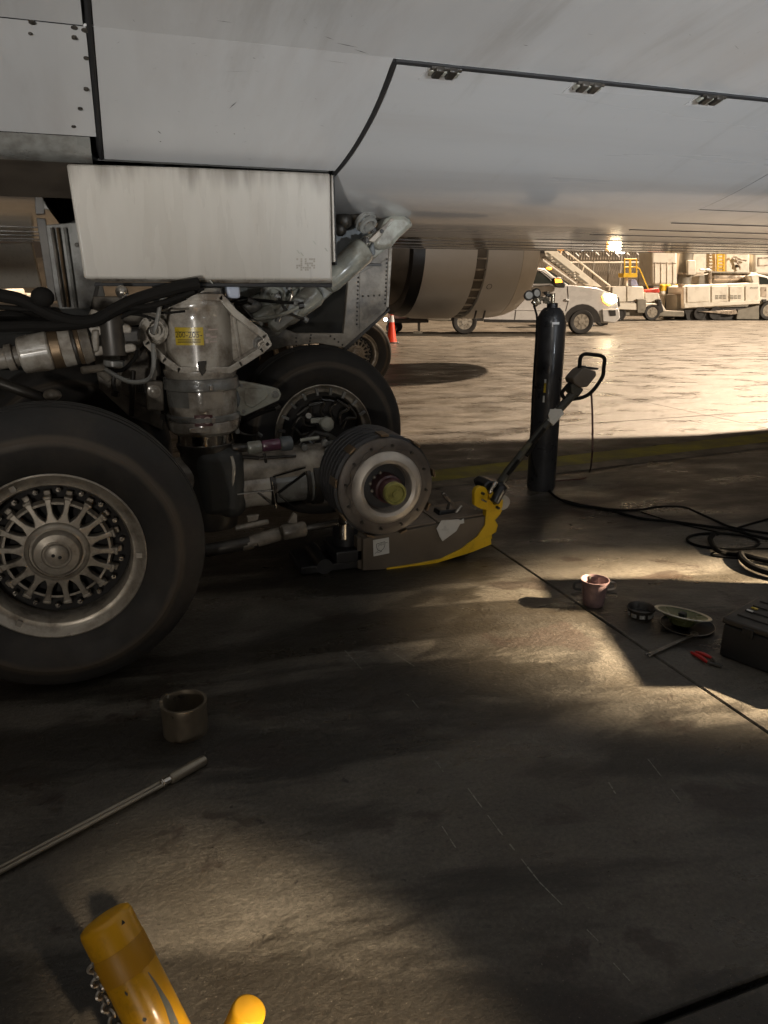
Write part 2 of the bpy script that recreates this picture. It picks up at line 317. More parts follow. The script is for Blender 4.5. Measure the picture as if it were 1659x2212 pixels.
# ------------------------------------------------------------------ mesh builder
class B:
    def __init__(s):
        s.v = []; s.f = []
    def add(s, vs, fs):
        n = len(s.v); s.v += [Vector(v) for v in vs]; s.f += [tuple(i + n for i in f) for f in fs]; return s
    def box(s, c, size, rot=None):
        c = Vector(c); h = Vector(size) / 2
        vs = []
        for z in (-1, 1):
            for x, y in ((-1, -1), (1, -1), (1, 1), (-1, 1)):
                p = Vector((x * h.x, y * h.y, z * h.z))
                vs.append(c + (rot @ p if rot else p))
        return s.add(vs, [(3, 2, 1, 0), (4, 5, 6, 7), (0, 1, 5, 4), (1, 2, 6, 5), (2, 3, 7, 6), (3, 0, 4, 7)])
    def lathe(s, prof, o, ax, n=24, ref=None, cap=True, skip=None):
        o = Vector(o); ax = Vector(ax).normalized()
        e1 = Vector(ref) if ref else (Vector((0, 0, 1)) if abs(ax.z) < 0.9 else Vector((1, 0, 0)))
        e1 = (e1 - ax * e1.dot(ax)).normalized(); e2 = ax.cross(e1)
        vs = []; fs = []
        for r, h in prof:
            for i in range(n):
                t = 2 * PI * i / n
                vs.append(o + ax * h + (e1 * math.cos(t) + e2 * math.sin(t)) * r)
        k = len(prof)
        for j in range(k - 1):
            for i in range(n):
                if skip and skip(j, 2 * PI * i / n): continue
                i2 = (i + 1) % n
                fs.append((j * n + i, j * n + i2, (j + 1) * n + i2, (j + 1) * n + i))
        if cap:
            if prof[0][0] > 1e-5: fs.append(tuple(range(n - 1, -1, -1)))
            if prof[-1][0] > 1e-5: fs.append(tuple((k - 1) * n + i for i in range(n)))
        return s.add(vs, fs)
    def cyl(s, a, b, r0, r1=None, n=16):
        a, b = Vector(a), Vector(b); r1 = r0 if r1 is None else r1
        return s.lathe([(r0, 0), (r1, (b - a).length)], a, b - a, n)
    def rod(s, a, b, r, n=12, rd=0.35):          # cylinder with rounded ends
        a, b = Vector(a), Vector(b); l = (b - a).length; q = min(r * rd, l * 0.3)
        return s.lathe([(r * 0.55, 0), (r * 0.9, q * 0.4), (r, q), (r, l - q), (r * 0.9, l - q * 0.4), (r * 0.55, l)], a, b - a, n)
    def tube(s, pts, r, n=8, closed=False, cap=True):
        pts = [Vector(p) for p in pts]; m = len(pts)
        rs = r if isinstance(r, (list, tuple)) else [r] * m
        prev = None; vs = []
        for i, p in enumerate(pts):
            a = pts[(i - 1) % m] if (closed or i > 0) else p
            b = pts[(i + 1) % m] if (closed or i < m - 1) else p
            t = (b - a).normalized()
            if prev is None:
                e = Vector((0, 0, 1)) if abs(t.z) < 0.9 else Vector((1, 0, 0))
            else:
                e = prev
            e = (e - t * e.dot(t)).normalized(); prev = e; f = t.cross(e)
            for k in range(n):
                q = 2 * PI * k / n
                vs.append(p + (e * math.cos(q) + f * math.sin(q)) * rs[i])
        fs = []
        for i in range(m if closed else m - 1):
            i2 = (i + 1) % m
            for k in range(n):
                k2 = (k + 1) % n
                fs.append((i * n + k, i * n + k2, i2 * n + k2, i2 * n + k))
        if cap and not closed:
            fs.append(tuple(range(n - 1, -1, -1))); fs.append(tuple((m - 1) * n + k for k in range(n)))
        return s.add(vs, fs)
    def prism(s, poly, ext):                     # 3D polygon pushed along a vector
        ext = Vector(ext); p = [Vector(q) for q in poly]; n = len(p)
        nrm = Vector()
        for i in range(n):
            nrm += p[i].cross(p[(i + 1) % n])
        if nrm.dot(ext) > 0: p.reverse()
        vs = p + [q + ext for q in p]
        fs = [tuple(range(n)), tuple(range(2 * n - 1, n - 1, -1))]
        for i in range(n):
            j = (i + 1) % n; fs.append((j, i, n + i, n + j))
        return s.add(vs, fs)
    def strip(s, a, b):                          # quad strip between two polylines
        n = len(a)
        return s.add(list(a) + list(b), [(i, i + 1, n + i + 1, n + i) for i in range(n - 1)])
    def sphere(s, c, r, n=12, m=8, sq=(1, 1, 1)):
        c = Vector(c); vs = [c + Vector((0, 0, -r * sq[2]))]; fs = []
        for j in range(1, m):
            t = -PI / 2 + PI * j / m
            for i in range(n):
                q = 2 * PI * i / n
                vs.append(c + Vector((r * math.cos(t) * math.cos(q) * sq[0], r * math.cos(t) * math.sin(q) * sq[1], r * math.sin(t) * sq[2])))
        vs.append(c + Vector((0, 0, r * sq[2])))
        for i in range(n):
            i2 = (i + 1) % n
            fs.append((0, 1 + i2, 1 + i)); fs.append((len(vs) - 1, 1 + (m - 2) * n + i, 1 + (m - 2) * n + i2))
            for j in range(m - 2):
                fs.append((1 + j * n + i, 1 + j * n + i2, 1 + (j + 1) * n + i2, 1 + (j + 1) * n + i))
        return s.add(vs, fs)
    def mesh(s, name, material, base=Vector(), sharp=35):
        me = bpy.data.meshes.new(name)
        me.from_pydata([tuple(v - base) for v in s.v], [], s.f)
        me.validate(); me.update()
        me.polygons.foreach_set('use_smooth', [True] * len(me.polygons))
        me.set_sharp_from_angle(angle=R(sharp))
        if material: me.materials.append(material)
        return me
    def obj(s, name, material, parent=None, bev=0.0, sharp=35, seg=2, base=None):
        if base is None:
            base = ORG.get(parent.name, Vector()) if parent else Vector()
        o = bpy.data.objects.new(name, s.mesh(name, material, base, sharp)); COL.objects.link(o)
        if parent:
            o.parent = parent; ORG[o.name] = base
        if bev:
            d = o.modifiers.new('bevel', 'BEVEL'); d.width = bev; d.segments = seg; d.limit_method = 'ANGLE'; d.angle_limit = R(38)
        return o
ORG = {}

def thing(name, label, cat, loc, group=None, rotz=0.0, kind=None):
    o = bpy.data.objects.new(name, None); COL.objects.link(o); o.empty_display_size = 0.1
    o.location = loc; o.rotation_euler = (0, 0, rotz)
    ORG[o.name] = Vector() if rotz else Vector(loc)      # turned things are built round their own origin
    o['label'] = label; o['category'] = cat
    if group: o['group'] = group
    if kind: o['kind'] = kind
    return o
def tag(o, label, cat, group=None):
    o['label'] = label; o['category'] = cat
    if group: o['group'] = group
    return o
def dup(o, parent, loc=None, rotz=None):
    c = o.copy(); COL.objects.link(c)
    if parent: c.parent = parent
    if loc is not None: c.location = loc
    if rotz is not None: c.rotation_euler = (0, 0, rotz)
    for ch in list(o.children): dup(ch, c)
    return c
def spline(pts, k=6, closed=False):
    P = [Vector(p) for p in pts]; n = len(P); out = []
    for i in range(n if closed else n - 1):
        if closed: p0, p1, p2, p3 = P[i - 1], P[i], P[(i + 1) % n], P[(i + 2) % n]
        else: p0, p1, p2, p3 = P[max(i - 1, 0)], P[i], P[i + 1], P[min(i + 2, n - 1)]
        for j in range(k):
            t = j / k
            out.append(0.5 * ((2 * p1) + (p2 - p0) * t + (2 * p0 - 5 * p1 + 4 * p2 - p3) * t * t + (3 * p1 - p0 - 3 * p2 + p3) * t ** 3))
    if not closed: out.append(P[-1])
    return out
def text(name, s, size, material, parent, fn, sx=1.0):
    """Lettering as flat mesh; fn maps (x, y) of the line, centred, to a point."""
    cu = bpy.data.curves.new(name, 'FONT'); cu.body = s; cu.size = size; cu.align_x = 'CENTER'; cu.align_y = 'CENTER'; cu.resolution_u = 2
    t = bpy.data.objects.new(name, cu); COL.objects.link(t)
    me = bpy.data.meshes.new_from_object(t.evaluated_get(bpy.context.evaluated_depsgraph_get()))
    bpy.data.objects.remove(t)
    base = ORG.get(parent.name, Vector()) if parent else Vector()
    for v in me.vertices: v.co = Vector(fn(v.co.x * sx, v.co.y)) - base
    me.materials.clear(); me.materials.append(material)
    o = bpy.data.objects.new(name, me); COL.objects.link(o)
    if parent: o.parent = parent
    return o
#PART2
# ================================================================== THE SETTING
b = B(); b.box((20, 40, -0.53), (700, 700, 1.0))
ground = b.obj('ground', M['filler']); ground['kind'] = 'structure'
SLX, SLY, JX, JY, GAP = 5.3, 7.04, 2.30, 1.06, 0.019
b = B()
hx, hy, ch = (SLX - .008) / 2, (SLY - GAP) / 2, 0.006
b.add([(-hx, -hy, -.06), (hx, -hy, -.06), (hx, hy, -.06), (-hx, hy, -.06),
       (-hx, -hy, -ch), (hx, -hy, -ch), (hx, hy, -ch), (-hx, hy, -ch),
       (-hx + ch, -hy + ch, 0), (hx - ch, -hy + ch, 0), (hx - ch, hy - ch, 0), (-hx + ch, hy - ch, 0)],
      [(0, 1, 5, 4), (1, 2, 6, 5), (2, 3, 7, 6), (3, 0, 4, 7), (4, 5, 9, 8), (5, 6, 10, 9), (6, 7, 11, 10), (7, 4, 8, 11), (8, 9, 10, 11)])
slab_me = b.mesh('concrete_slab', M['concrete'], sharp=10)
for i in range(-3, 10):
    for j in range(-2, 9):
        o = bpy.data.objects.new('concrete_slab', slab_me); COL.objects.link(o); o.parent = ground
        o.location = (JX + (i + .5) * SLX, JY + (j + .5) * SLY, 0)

# painted guide line: a yellow stripe between two pale borders
a0, a1 = pz(780, 1046), pz(2300, 872)
dl = (a1 - a0).normalized(); nl = Vector((-dl.y, dl.x, 0))
def stripe(name, m, lo, hi, z):
    n = 60; A_ = []; B_ = []
    for i in range(n + 1):
        p = a0 + (a1 - a0) * (i / n); p.z = z
        A_.append(p + nl * (lo + random.uniform(-.006, .006))); B_.append(p + nl * (hi + random.uniform(-.006, .006)))
    b = B(); b.strip(A_, B_); o = b.obj(name, m); o['kind'] = 'structure'; return o
stripe('yellow_line', M['yellow_line'], -0.19, 0.19, 0.004)
stripe('pale_line', M['pale_line'], 0.20, 0.40, 0.004)
stripe('pale_line', M['pale_line'], -0.40, -0.20, 0.004)
# thin scratches scored in the concrete
b = B()
for (u0, v0, u1, v1, wd) in ((1000, 1688, 1075, 1790, 3), (1075, 1790, 1165, 1905, 4), (1165, 1905, 1255, 1995, 3), (880, 1500, 905, 1530, 2.5),
                             (850, 1410, 897, 1440, 3), (955, 1785, 985, 1832, 4), (1315, 1690, 1330, 1715, 3.5), (745, 1405, 790, 1455, 2),
                             (940, 1640, 958, 1668, 3), (1325, 2080, 1362, 2120, 3), (1400, 1640, 1470, 1730, 2), (1255, 1995, 1300, 2040, 2)):
    n = 7
    for i in range(n):
        if random.random() < .2: continue
        t0, t1 = i / n, (i + .85) / n
        p, q = pz(u0 + (u1 - u0) * t0, v0 + (v1 - v0) * t0, .003), pz(u0 + (u1 - u0) * t1, v0 + (v1 - v0) * t1, .003)
        d = (q - p).normalized(); e = Vector((-d.y, d.x, 0)) * wd * sc(p) * random.uniform(.25, .55)
        b.add([p - e, q - e * .6, q + e * .6, p + e], [(0, 1, 2, 3)])
o = b.obj('scratch_marks', M['scratch']); o['kind'] = 'stuff'

# ================================================================== THE AIRLINER
air = thing('airliner', 'grey airliner standing on its bogie landing gear with one front wheel taken off', 'airplane', (0.42, 4.3, 0))
PROF = [(-3, 2.98), (0, 2.82), (2, 2.71), (2.6, 2.645), (3.15, 2.565), (3.65, 2.425), (4.1, 2.283), (4.5, 2.19), (4.9, 2.152), (5.5, 2.138), (7.5, 2.135), (9.2, 2.16), (9.7, 2.26), (10.2, 2.6)]
def zp(a):
    P = PROF
    for i in range(len(P) - 1):
        if a <= P[i + 1][0] or i == len(P) - 2:
            x0, y0 = P[i]; x1, y1 = P[i + 1]; h = x1 - x0; t = min(1, max(0, (a - x0) / h))
            def sl(k):
                if k <= 0 or k >= len(P) - 1: return (y1 - y0) / h
                return (P[k + 1][1] - P[k - 1][1]) / (P[k + 1][0] - P[k - 1][0])
            m0, m1 = sl(i) * h, sl(i + 1) * h
            if abs(x0 - 3.15) < .01: m0 = (P[i + 1][1] - y0) * 1.0          # crease along the hinge line
            return (2*t**3-3*t*t+1)*y0 + (t**3-2*t*t+t)*m0 + (-2*t**3+3*t*t)*y1 + (t**3-t*t)*m1
def psurf(u, v):                          # where a sight line meets the belly
    d = _dir(u, v); lo, hi = 1.5, 14.0; t = lo
    while t < hi:
        p = EYE + d * t
        if p.z > zp(p.y): break
        t += .02
    for _ in range(20):
        tm = t - .01
        p = EYE + d * tm
        if p.z > zp(p.y): t = tm
        else: break
    return EYE + d * t
def lin(a, c, n): return [a + (c - a) * i / n for i in range(n + 1)]
def seam(a): return .052 * math.sin(PI * min(1, max(0, (a - 3.15) / 1.15)))
def panel(name, m, L0, L1, A0, A1, nA, off=0.0, th=0.03, nL=1, smooth=50):
    Ls, As = lin(L0, L1, nL), lin(A0, A1, nA); b = B(); k = len(As)
    tp = taper if name == 'belly_skin' else (lambda l, a: a)
    sm = (lambda l, a: l + seam(a)) if name in ('main_gear_door', 'fairing_panel') else (lambda l, a: l)
    if name in ('main_gear_door', 'fairing_panel'): sm = lambda l, a: l + (seam(a) if .5 < l < 1.3 else 0)
    vs = [(sm(l, a), tp(l, a), zp(a) - off) for l in Ls for a in As]
    fs = [(i * k + j, i * k + j + 1, (i + 1) * k + j + 1, (i + 1) * k + j) for i in range(nL) for j in range(nA)]
    b.add(vs, fs)
    rim = [(L0, a) for a in As] + [(l, A1) for l in Ls[1:]] + [(L1, a) for a in As[::-1][1:]] + [(l, A0) for l in Ls[::-1][1:-1]]
    lo = [Vector((sm(l, a), tp(l, a), zp(a) - off)) for l, a in rim]; up = [p + Vector((0, 0, th)) for p in lo]
    n = len(rim); b.add(lo + up, [(i, (i + 1) % n, n + (i + 1) % n, n + i) for i in range(n)])
    return b.obj(name, m, air, sharp=smooth)
def taper(l, a): return a - max(0, l - 4) * .19 * min(1, max(0, (a - 8.8) / .9))   # the far side draws in towards the nose
# skins
panel('wing_root_skin', M['skin'], 0.035, 7.0, -3, 3.135, 40, nL=4)
panel('wing_root_skin', M['skin'], -12, 0.0, -3, 3.135, 40, nL=3)
panel('fairing_panel', M['skin'], 0.035, 1.150, 3.1355, 4.10, 14)
P1 = panel('access_panel', M['skin'], -4.0, 0.008, 3.1362, 3.90, 12, off=.0)
P1['label'] = 'screwed access panel beside the long seam'
panel('main_gear_door', M['skin_gloss'], 1.176, 3.845, 3.170, 6.6, 48, off=.004, nL=3)
panel('fairing_panel', M['skin_gloss'], 3.858, 22, 3.1355, 4.415, 20, nL=3)
panel('fairing_panel', M['skin_gloss'], 3.858, 22, 4.427, 6.6, 30, nL=3)
panel('belly_skin', M['belly'], -12, 22, 6.612, 9.75, 40, nL=6)
panel('belly_skin', M['belly'], -12, -0.30, 4.62, 6.6, 12, nL=2)
# closed upper body of the fuselage and the wing's top side
b = B()
ring = [(9.75, zp(9.75)), (10.2, 2.6), (10.7, 3.4), (10.85, 4.5), (10.4, 6), (9.1, 7.2), (7.2, 7.7), (5.3, 7.2), (4.0, 6), (3.55, 4.6), (3.3, 3.5), (3.137, zp(3.137))]
Ls_ = [-12, 4, 10, 22]
for l0_, l1_ in zip(Ls_, Ls_[1:]): b.strip([(l0_, taper(l0_, a), z) for a, z in ring], [(l1_, taper(l1_, a), z) for a, z in ring])
full = ring + [(a, zp(a)) for a in lin(3.137, 9.75, 40)][1:-1]
for L_ in (-12, 22): b.add([(L_, taper(L_, a), z) for a, z in full], [tuple(range(len(full)))])
b.obj('fuselage', M['skin'], air)
b = B()
As = lin(-3, 3.3, 24); top = lambda a: max(zp(a) + .34, 3.3)
b.strip([(-12, a, top(a)) for a in As], [(6.6, a, top(a)) for a in As])
le = [(7.0, 0.0), (7.16, .05), (7.24, .14), (7.16, .24), (6.6, .34)]
for (l0_, h0), (l1_, h1) in zip(le, le[1:]):
    q_ = lambda a, h: zp(a) + (top(a) - zp(a)) * h / .34
    b.strip([(l0_, a, q_(a, h0)) for a in As], [(l1_, a, q_(a, h1)) for a in As])
b.add([(-12, -3, zp(-3)), (7.1, -3, zp(-3)), (7.1, -3, top(-3)), (-12, -3, top(-3))], [(0, 1, 2, 3)])
b.obj('wing_upper_skin', M['skin'], air)
# dark strips painting the belly's reflection streaks, drawn as panel joints
for a_, w_ in ((4.86, .016), (5.35, .03), (5.9, .02), (6.62, .05), (7.15, .03), (7.7, .05), (8.25, .03), (8.8, .06)):
    b = B(); b.box((11.5 if a_ < 6.6 else 5, a_, zp(a_) - .001), (15 if a_ < 6.6 else 33, w_, .006)); b.obj('lap_joint', M['lap'], air)
for x_ in (2.6, 5.2, 6.4, 8.8):
    b = B(); b.strip([(x_ - .012, a, zp(a) - .003) for a in lin(6.7, 9.2, 12)], [(x_ + .012, a, zp(a) - .003) for a in lin(6.7, 9.2, 12)]); b.obj('lap_joint', M['lap'], air)
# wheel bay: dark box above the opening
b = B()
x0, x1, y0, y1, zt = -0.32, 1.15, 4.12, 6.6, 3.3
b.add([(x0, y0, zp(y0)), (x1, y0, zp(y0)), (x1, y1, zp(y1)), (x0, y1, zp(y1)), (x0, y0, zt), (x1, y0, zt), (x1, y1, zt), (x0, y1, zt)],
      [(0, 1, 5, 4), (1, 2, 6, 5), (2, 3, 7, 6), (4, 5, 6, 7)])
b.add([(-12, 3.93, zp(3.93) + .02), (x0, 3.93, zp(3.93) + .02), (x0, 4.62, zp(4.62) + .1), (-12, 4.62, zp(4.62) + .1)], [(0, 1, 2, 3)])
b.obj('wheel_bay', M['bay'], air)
# dark rounded flap edge under the screwed panel
pts = [(3.905, zp(3.9) - .002), (3.93, zp(3.9) - .02), (3.97, zp(3.9) - .055), (4.02, zp(3.9) - .075), (4.10, zp(3.9) - .085), (4.3, zp(3.9) - .11), (4.62, zp(4.62) - .02)]
for nm_, pp_, m_ in (('flap_lip', pts[:5], M['gear_grey']), ('flap_underside', pts[4:], M['bay_brown'])):
    b = B(); b.strip([(-12, a, z) for a, z in pp_], [(-0.02, a, z) for a, z in pp_]); b.obj(nm_, m_, air)
# seals in the gaps
b = B()
for (l0, l1, a, wv) in ((1.15, 22, 3.152, .035), (-12, .03, 3.15, .03)):
    b.strip([(l0, a - wv / 2, zp(a) + .014), (l1, a - wv / 2, zp(a) + .014)], [(l0, a + wv / 2, zp(a) + .010), (l1, a + wv / 2, zp(a) + .010)])
As = lin(3.14, 6.6, 30)
for l in (1.163, 3.8515):
    k_ = 1 if l < 2 else 0
    b.strip([(l - .014 + seam(a) * k_, a, zp(a) + .010) for a in As], [(l + .014 + seam(a) * k_, a, zp(a) + .010) for a in As])
As = lin(-3, 4.1, 40)
b.strip([(.004, a, zp(a) + .012) for a in As], [(.04, a, zp(a) + .012) for a in As])
b.obj('seal', M['seal'], air)
# a raised black bead along the panel joins
b = B()
b.tube([(0.021, a, zp(a) + .003) for a in lin(1.0, 4.1, 40)], .011, 6)
b.tube([(1.163 + seam(a), a, zp(a) + .002) for a in lin(3.15, 4.9, 30)], .012, 6)
b.tube([(l, 3.152, zp(3.152) + .002) for l in lin(1.163, 9, 20)], .015, 6)
b.tube([(3.8515, a, zp(a) + .004) for a in lin(3.15, 6.6, 30)], .006, 6)
b.tube([(3.86, 4.421, zp(4.421) + .004), (22, 4.421, zp(4.421) + .004)], .006, 6)
b.tube([(-4, 3.1365, zp(3.1365) + .002), (.0, 3.1365, zp(3.1365) + .002)], .004, 6)
b.obj('seal', M['seal'], air)
# screws on the access panel
for (u, v, r) in ((69, 44, .012), (160, 55, .012), (184, 61, .014), (65, 68, .007), (160, 78, .009), (186, 122, .010), (186, 190, .010), (173, 232, .010), (159, 270, .010)):
    p = psurf(u, v); b = B(); b.lathe([(r, -.004), (r, .004), (r * .75, .006)], p + Vector((0, 0, -.004)), (0, -.25, -1), 10)
    b.obj('screw', M['dark_gear'], air)
# hinges of the main gear door
for (u, v) in ((958, 150), (1263, 187), (1521, 216), (1760, 244)):
    c = psurf(u, v); c = Vector((c.x, 3.152, zp(3.152)))
    b = B(); b.box(c + Vector((0, .055, -.020)), (.16, .09, .005), Matrix.Rotation(R(-15), 3, 'X'))
    h = b.obj('hinge_plate', M['skin'], air)
    for k in (-1.9, 0, 1.9):
        b = B(); b.box(c + Vector((k * .030, .026, -.015)), (.018, .040, .028), Matrix.Rotation(R(-15), 3, 'X')); b.obj('hinge_spacer', M['gear_green'], air, bev=.004)
    for k in (-1, 1):
        b = B(); b.box(c + Vector((k * .030, .018, -.017)), (.038, .062, .036), Matrix.Rotation(R(-15), 3, 'X'))
        b.obj('hinge_lug', M['dark_gear'], air, bev=.006)
    b = B(); b.cyl(c + Vector((-.068, .0, -.010)), c + Vector((.068, .0, -.010)), .010, n=10); b.obj('hinge_pin', M['dark_gear'], air)
# scuffs scored in the paint
b = B()
for (u0, v0, u1, v1, wd) in ((467, 43, 502, 46, 3), (700, 76, 722, 82, 2.5), (722, 88, 775, 100, 4), (765, 104, 795, 112, 3), (698, 126, 755, 133, 1.8), (480, 153, 542, 149, 2), (495, 232, 512, 218, 4),
                             (412, 90, 424, 91, 2), (545, 120, 552, 124, 3), (340, 280, 348, 286, 3), (462, 270, 472, 268, 3), (505, 285, 507, 288, 3), (522, 307, 535, 303, 3), (1130, 94, 1142, 97, 3), (345, 303, 348, 306, 4),
                             (535, 341, 545, 342, 2.5), (1390, 300, 1400, 305, 2), (1490, 370, 1505, 374, 2.5), (1545, 325, 1552, 322, 2.5), (1500, 230, 1530, 240, 3), (447, 470, 460, 472, 2), (1300, 226, 1330, 232, 2.5)):
    p, q = psurf(u0, v0), psurf(u1, v1); p.z = zp(p.y) - .0015; q.z = zp(q.y) - .0015
    d = (q - p).normalized(); e = Vector((-d.y, d.x, d.z)); e = e.normalized() * wd * sc(p) * .45
    mid = (p + q) / 2
    b.add([p, mid - e, q, mid + e], [(0, 1, 2, 3)])
rs = random.Random(11)
for i in range(70):
    u0, v0 = rs.choice(((rs.uniform(230, 820), rs.uniform(20, 330)), (rs.uniform(740, 1640), rs.uniform(20, 400)))); l_ = rs.uniform(2, 16); a_ = rs.gauss(.12, .35)
    p, q = psurf(u0, v0), psurf(u0 + l_ * math.cos(a_), v0 + l_ * math.sin(a_)); p.z = zp(p.y) - .0015; q.z = zp(q.y) - .0015
    if abs(p.y - 3.15) < .06 or abs(p.x - 1.19) < .08 or abs(p.x - 3.85) < .05: continue
    d = (q - p).normalized(); e = Vector((-d.y, d.x, d.z)).normalized() * rs.uniform(.4, 1.3) * sc(p) * .45; mid = p.lerp(q, rs.uniform(.3, .7))
    b.add([p, mid - e, q, mid + e], [(0, 1, 2, 3)])
o = b.obj('paint_scuffs', M['scuff'], air); o['kind'] = 'stuff'

# ---- white door carried on the gear leg
DA = 4.02
def q4(name, m, pts, a, th, bev=0.0, parent=air, **k):
    b = B(); b.prism([pA(u, v, a) for u, v in pts], (0, th, 0)); return b.obj(name, m, parent, bev=bev, **k)
leg_door = q4('leg_door', M['door_paint'], ((143, 353), (430, 362), (714, 374), (719, 606), (182, 602)), DA, .045, .014, seg=3)
b = B(); b.prism([pA(184, 602, DA + .004), pA(719, 606, DA + .004), pA(718, 612, DA + .03), pA(207, 609, DA + .03)], (0, .03, 0)); b.obj('door_edge', M['gear'], leg_door, .004, base=ORG[air.name] * 1)
q4('rubber_strip', M['seal'], ((205, 610), (718, 612), (718, 621), (203, 618)), DA + .02, .02, .004, leg_door, base=ORG[air.name] * 1)
q4('edge_plate', M['door_paint'], ((716, 378), (720, 378), (725, 566), (721, 566)), DA + .01, .10, .003, leg_door, base=ORG[air.name] * 1)
q4('rubber_strip', M['seal'], ((720, 378), (723, 378), (728, 572), (725, 572)), DA + .02, .12, 0, leg_door, base=ORG[air.name] * 1)
b = B()
for i in range(9):
    for k in range(6):
        if random.random() < .42: continue
        u, v = 640 + i * 4.6, 558 + k * 4.6
        b.add([pA(u + du + random.uniform(-.3, .3), v + dv + random.uniform(-.3, .3), DA - .0015) for du, dv in ((0, 0), (3.9, 0), (3.9, 3.9), (0, 3.9))], [(0, 1, 2, 3)])
o = b.obj('worn_sticker', mat('worn_sticker_film', (0.30, 0.275, 0.235), 0.5), leg_door, base=ORG[air.name] * 1); o['kind'] = 'stuff'
b = B()
for (u, v) in ((640, 540), (648, 545), (700, 535), (452, 605), (675, 520)):
    b.add([pA(u, v, DA - .0012), pA(u + 4, v + 1, DA - .0012), pA(u + 9, v + 9, DA - .0012), pA(u + 5, v + 7, DA - .0012)], [(0, 1, 2, 3)])
o = b.obj('paint_scuffs', M['scratch'], leg_door, base=ORG[air.name] * 1); o['kind'] = 'stuff'

# ---- shock strut
SA = 4.30
sp = pA(430, 760, SA); SX = sp.x
def sz(v): return pA(430, v, SA).z
def sr(px): return px * sc(sp)
def slathe(name, m, prof, n=40, parent=air):
    b = B(); b.lathe([(sr(r), sz(v)) for v, r in prof], (SX, SA, 0), (0, 0, 1), n); return b.obj(name, m, parent, base=ORG[air.name] * 1)
housing = slathe('strut_housing', M['gear'], [(815, 72), (808, 77), (800, 79), (796, 79), (793, 74), (775, 72), (690, 71), (668, 70), (662, 73), (655, 73), (646, 70), (640, 58), (622, 56)])
slathe('collar', M['gear_grey'], [(838, 78), (836, 82), (826, 82), (823, 80), (814, 80), (812, 77)])
slathe('lower_cylinder', M['gear'], [(890, 74), (880, 75), (845, 75), (838, 74)])
slathe('collar', M['gear_grey'], [(903, 76), (901, 80), (893, 80), (890, 77)])
slathe('lower_cylinder', M['gear'], [(933, 66), (926, 75), (915, 78), (906, 78), (903, 76)])
slathe('piston', M['chrome'], [(972, 59), (934, 59)])
slathe('piston_boss', M['dark_gear'], [(1135, 60), (1100, 64), (1060, 60), (1000, 56), (975, 58), (962, 64), (955, 63)])
for vv in (830, 897):
    b = B(); b.box((SX + .03, SA - sr(80), sz(vv)), (.022, .02, .03)); b.obj('collar_clamp', M['steel'], air, bev=.003)
b = B(); b.prism([pA(u, v, SA - sr(82)) for u, v in ((408, 926), (452, 924), (452, 934), (408, 937))], (0, .02, 0)); b.obj('lower_lip', M['gear'], air, bev=.003)
# flat web round the housing with raised rims
web = [(366, 656), (400, 642), (478, 642), (508, 676), (572, 726), (580, 744), (566, 757), (520, 786), (497, 800), (386, 800), (355, 778), (318, 742), (306, 716), (322, 690)]
b = B(); b.prism([pA(u, v, SA - .05) for u, v in web], (0, .05, 0)); b.obj('strut_web', M['gear'], air)
b = B(); k = len(web)
for i in range(k):
    p, q = pA(*web[i], SA - .185), pA(*web[(i + 1) % k], SA - .185)
    d = (q - p).normalized(); nrm = Vector((-d.z, 0, d.x)) * .018
    b.prism([p - nrm - d * .01, q - nrm + d * .01, q + nrm + d * .01, p + nrm - d * .01], (0, .17, 0))
b.obj('web_rim', M['gear'], air, bev=.005)
b = B(); b.tube([pA(500, 655, SA - .06), pA(520, 780, SA - .05)], .012, 8); b.obj('web_rib', M['gear'], air)
# pins
def bolt(u, v, a, r, l, m=M['steel'], name='bolt', n=6):
    c = pA(u, v, a); b = B(); b.cyl(c + Vector((0, .02, 0)), c + Vector((0, -l * .45, 0)), r, n=16); b.cyl(c + Vector((0, -l * .45, 0)), c + Vector((0, -l, 0)), r * .72, n=n)
    return b.obj(name, m, air, bev=.002)
bolt(562, 742, SA - .06, .040, .05, M['gear_grey'], 'pin_washer'); bolt(565, 745, SA - .10, .028, .075, M['steel'], 'pin_bolt')
c = pA(331, 712, SA - .06); b = B(); b.lathe([(.075, 0), (.075, -.05), (.06, -.06), (.056, -.045), (.038, -.045), (.036, -.075), (.018, -.08)][::1], c, (0, 1, 0), 24); b.obj('pin_boss', M['gear'], air)
b = B(); b.cyl(c + Vector((0, -.03, .0)), c + Vector((0, -.085, 0)), .026, n=6); b.obj('pin_bolt', M['dark_gear'], air, bev=.003)
# placards wrapped on the strut
def wrap(r, uc, vc, eps):
    cx = pA(uc, vc, SA - r).x; th0 = math.asin(max(-1, min(1, (cx - SX) / r))); z0 = pA(uc, vc, SA - r).z
    return lambda x, y: (SX + (r + eps) * math.sin(th0 + x / r), SA - (r + eps) * math.cos(th0 + x / r), z0 + y)
def wrapped(name, m, r, uc, vc, wpx, hpx, eps=.0012):
    f = wrap(r, uc, vc, eps); s_ = sc(sp); w_, h_ = wpx * s_ / 2, hpx * s_ / 2
    xs = lin(-w_, w_, 10); b = B(); b.strip([f(x, -h_) for x in xs], [f(x, h_) for x in xs]); return b.obj(name, m, air), f
plc, f = wrapped('yellow_placard', M['placard_yellow'], sr(72.5), 408, 727, 60, 36)
s_ = sc(sp)
text('placard_number', '200-205-', 17 * s_, M['ink'], air, lambda x, y: wrap(sr(72.5), 407, 724, .0022)(x, y), 0.92)
for dy in (9, -8, -11, -14):
    f2 = wrap(sr(72.5), 408, 727 - dy, .002); b = B(); xs = lin(-24 * s_, 24 * s_, 10)
    b.strip([f2(x, 0) for x in xs], [f2(x, 1.1 * s_) for x in xs]); b.obj('placard_line', M['ink'], air)
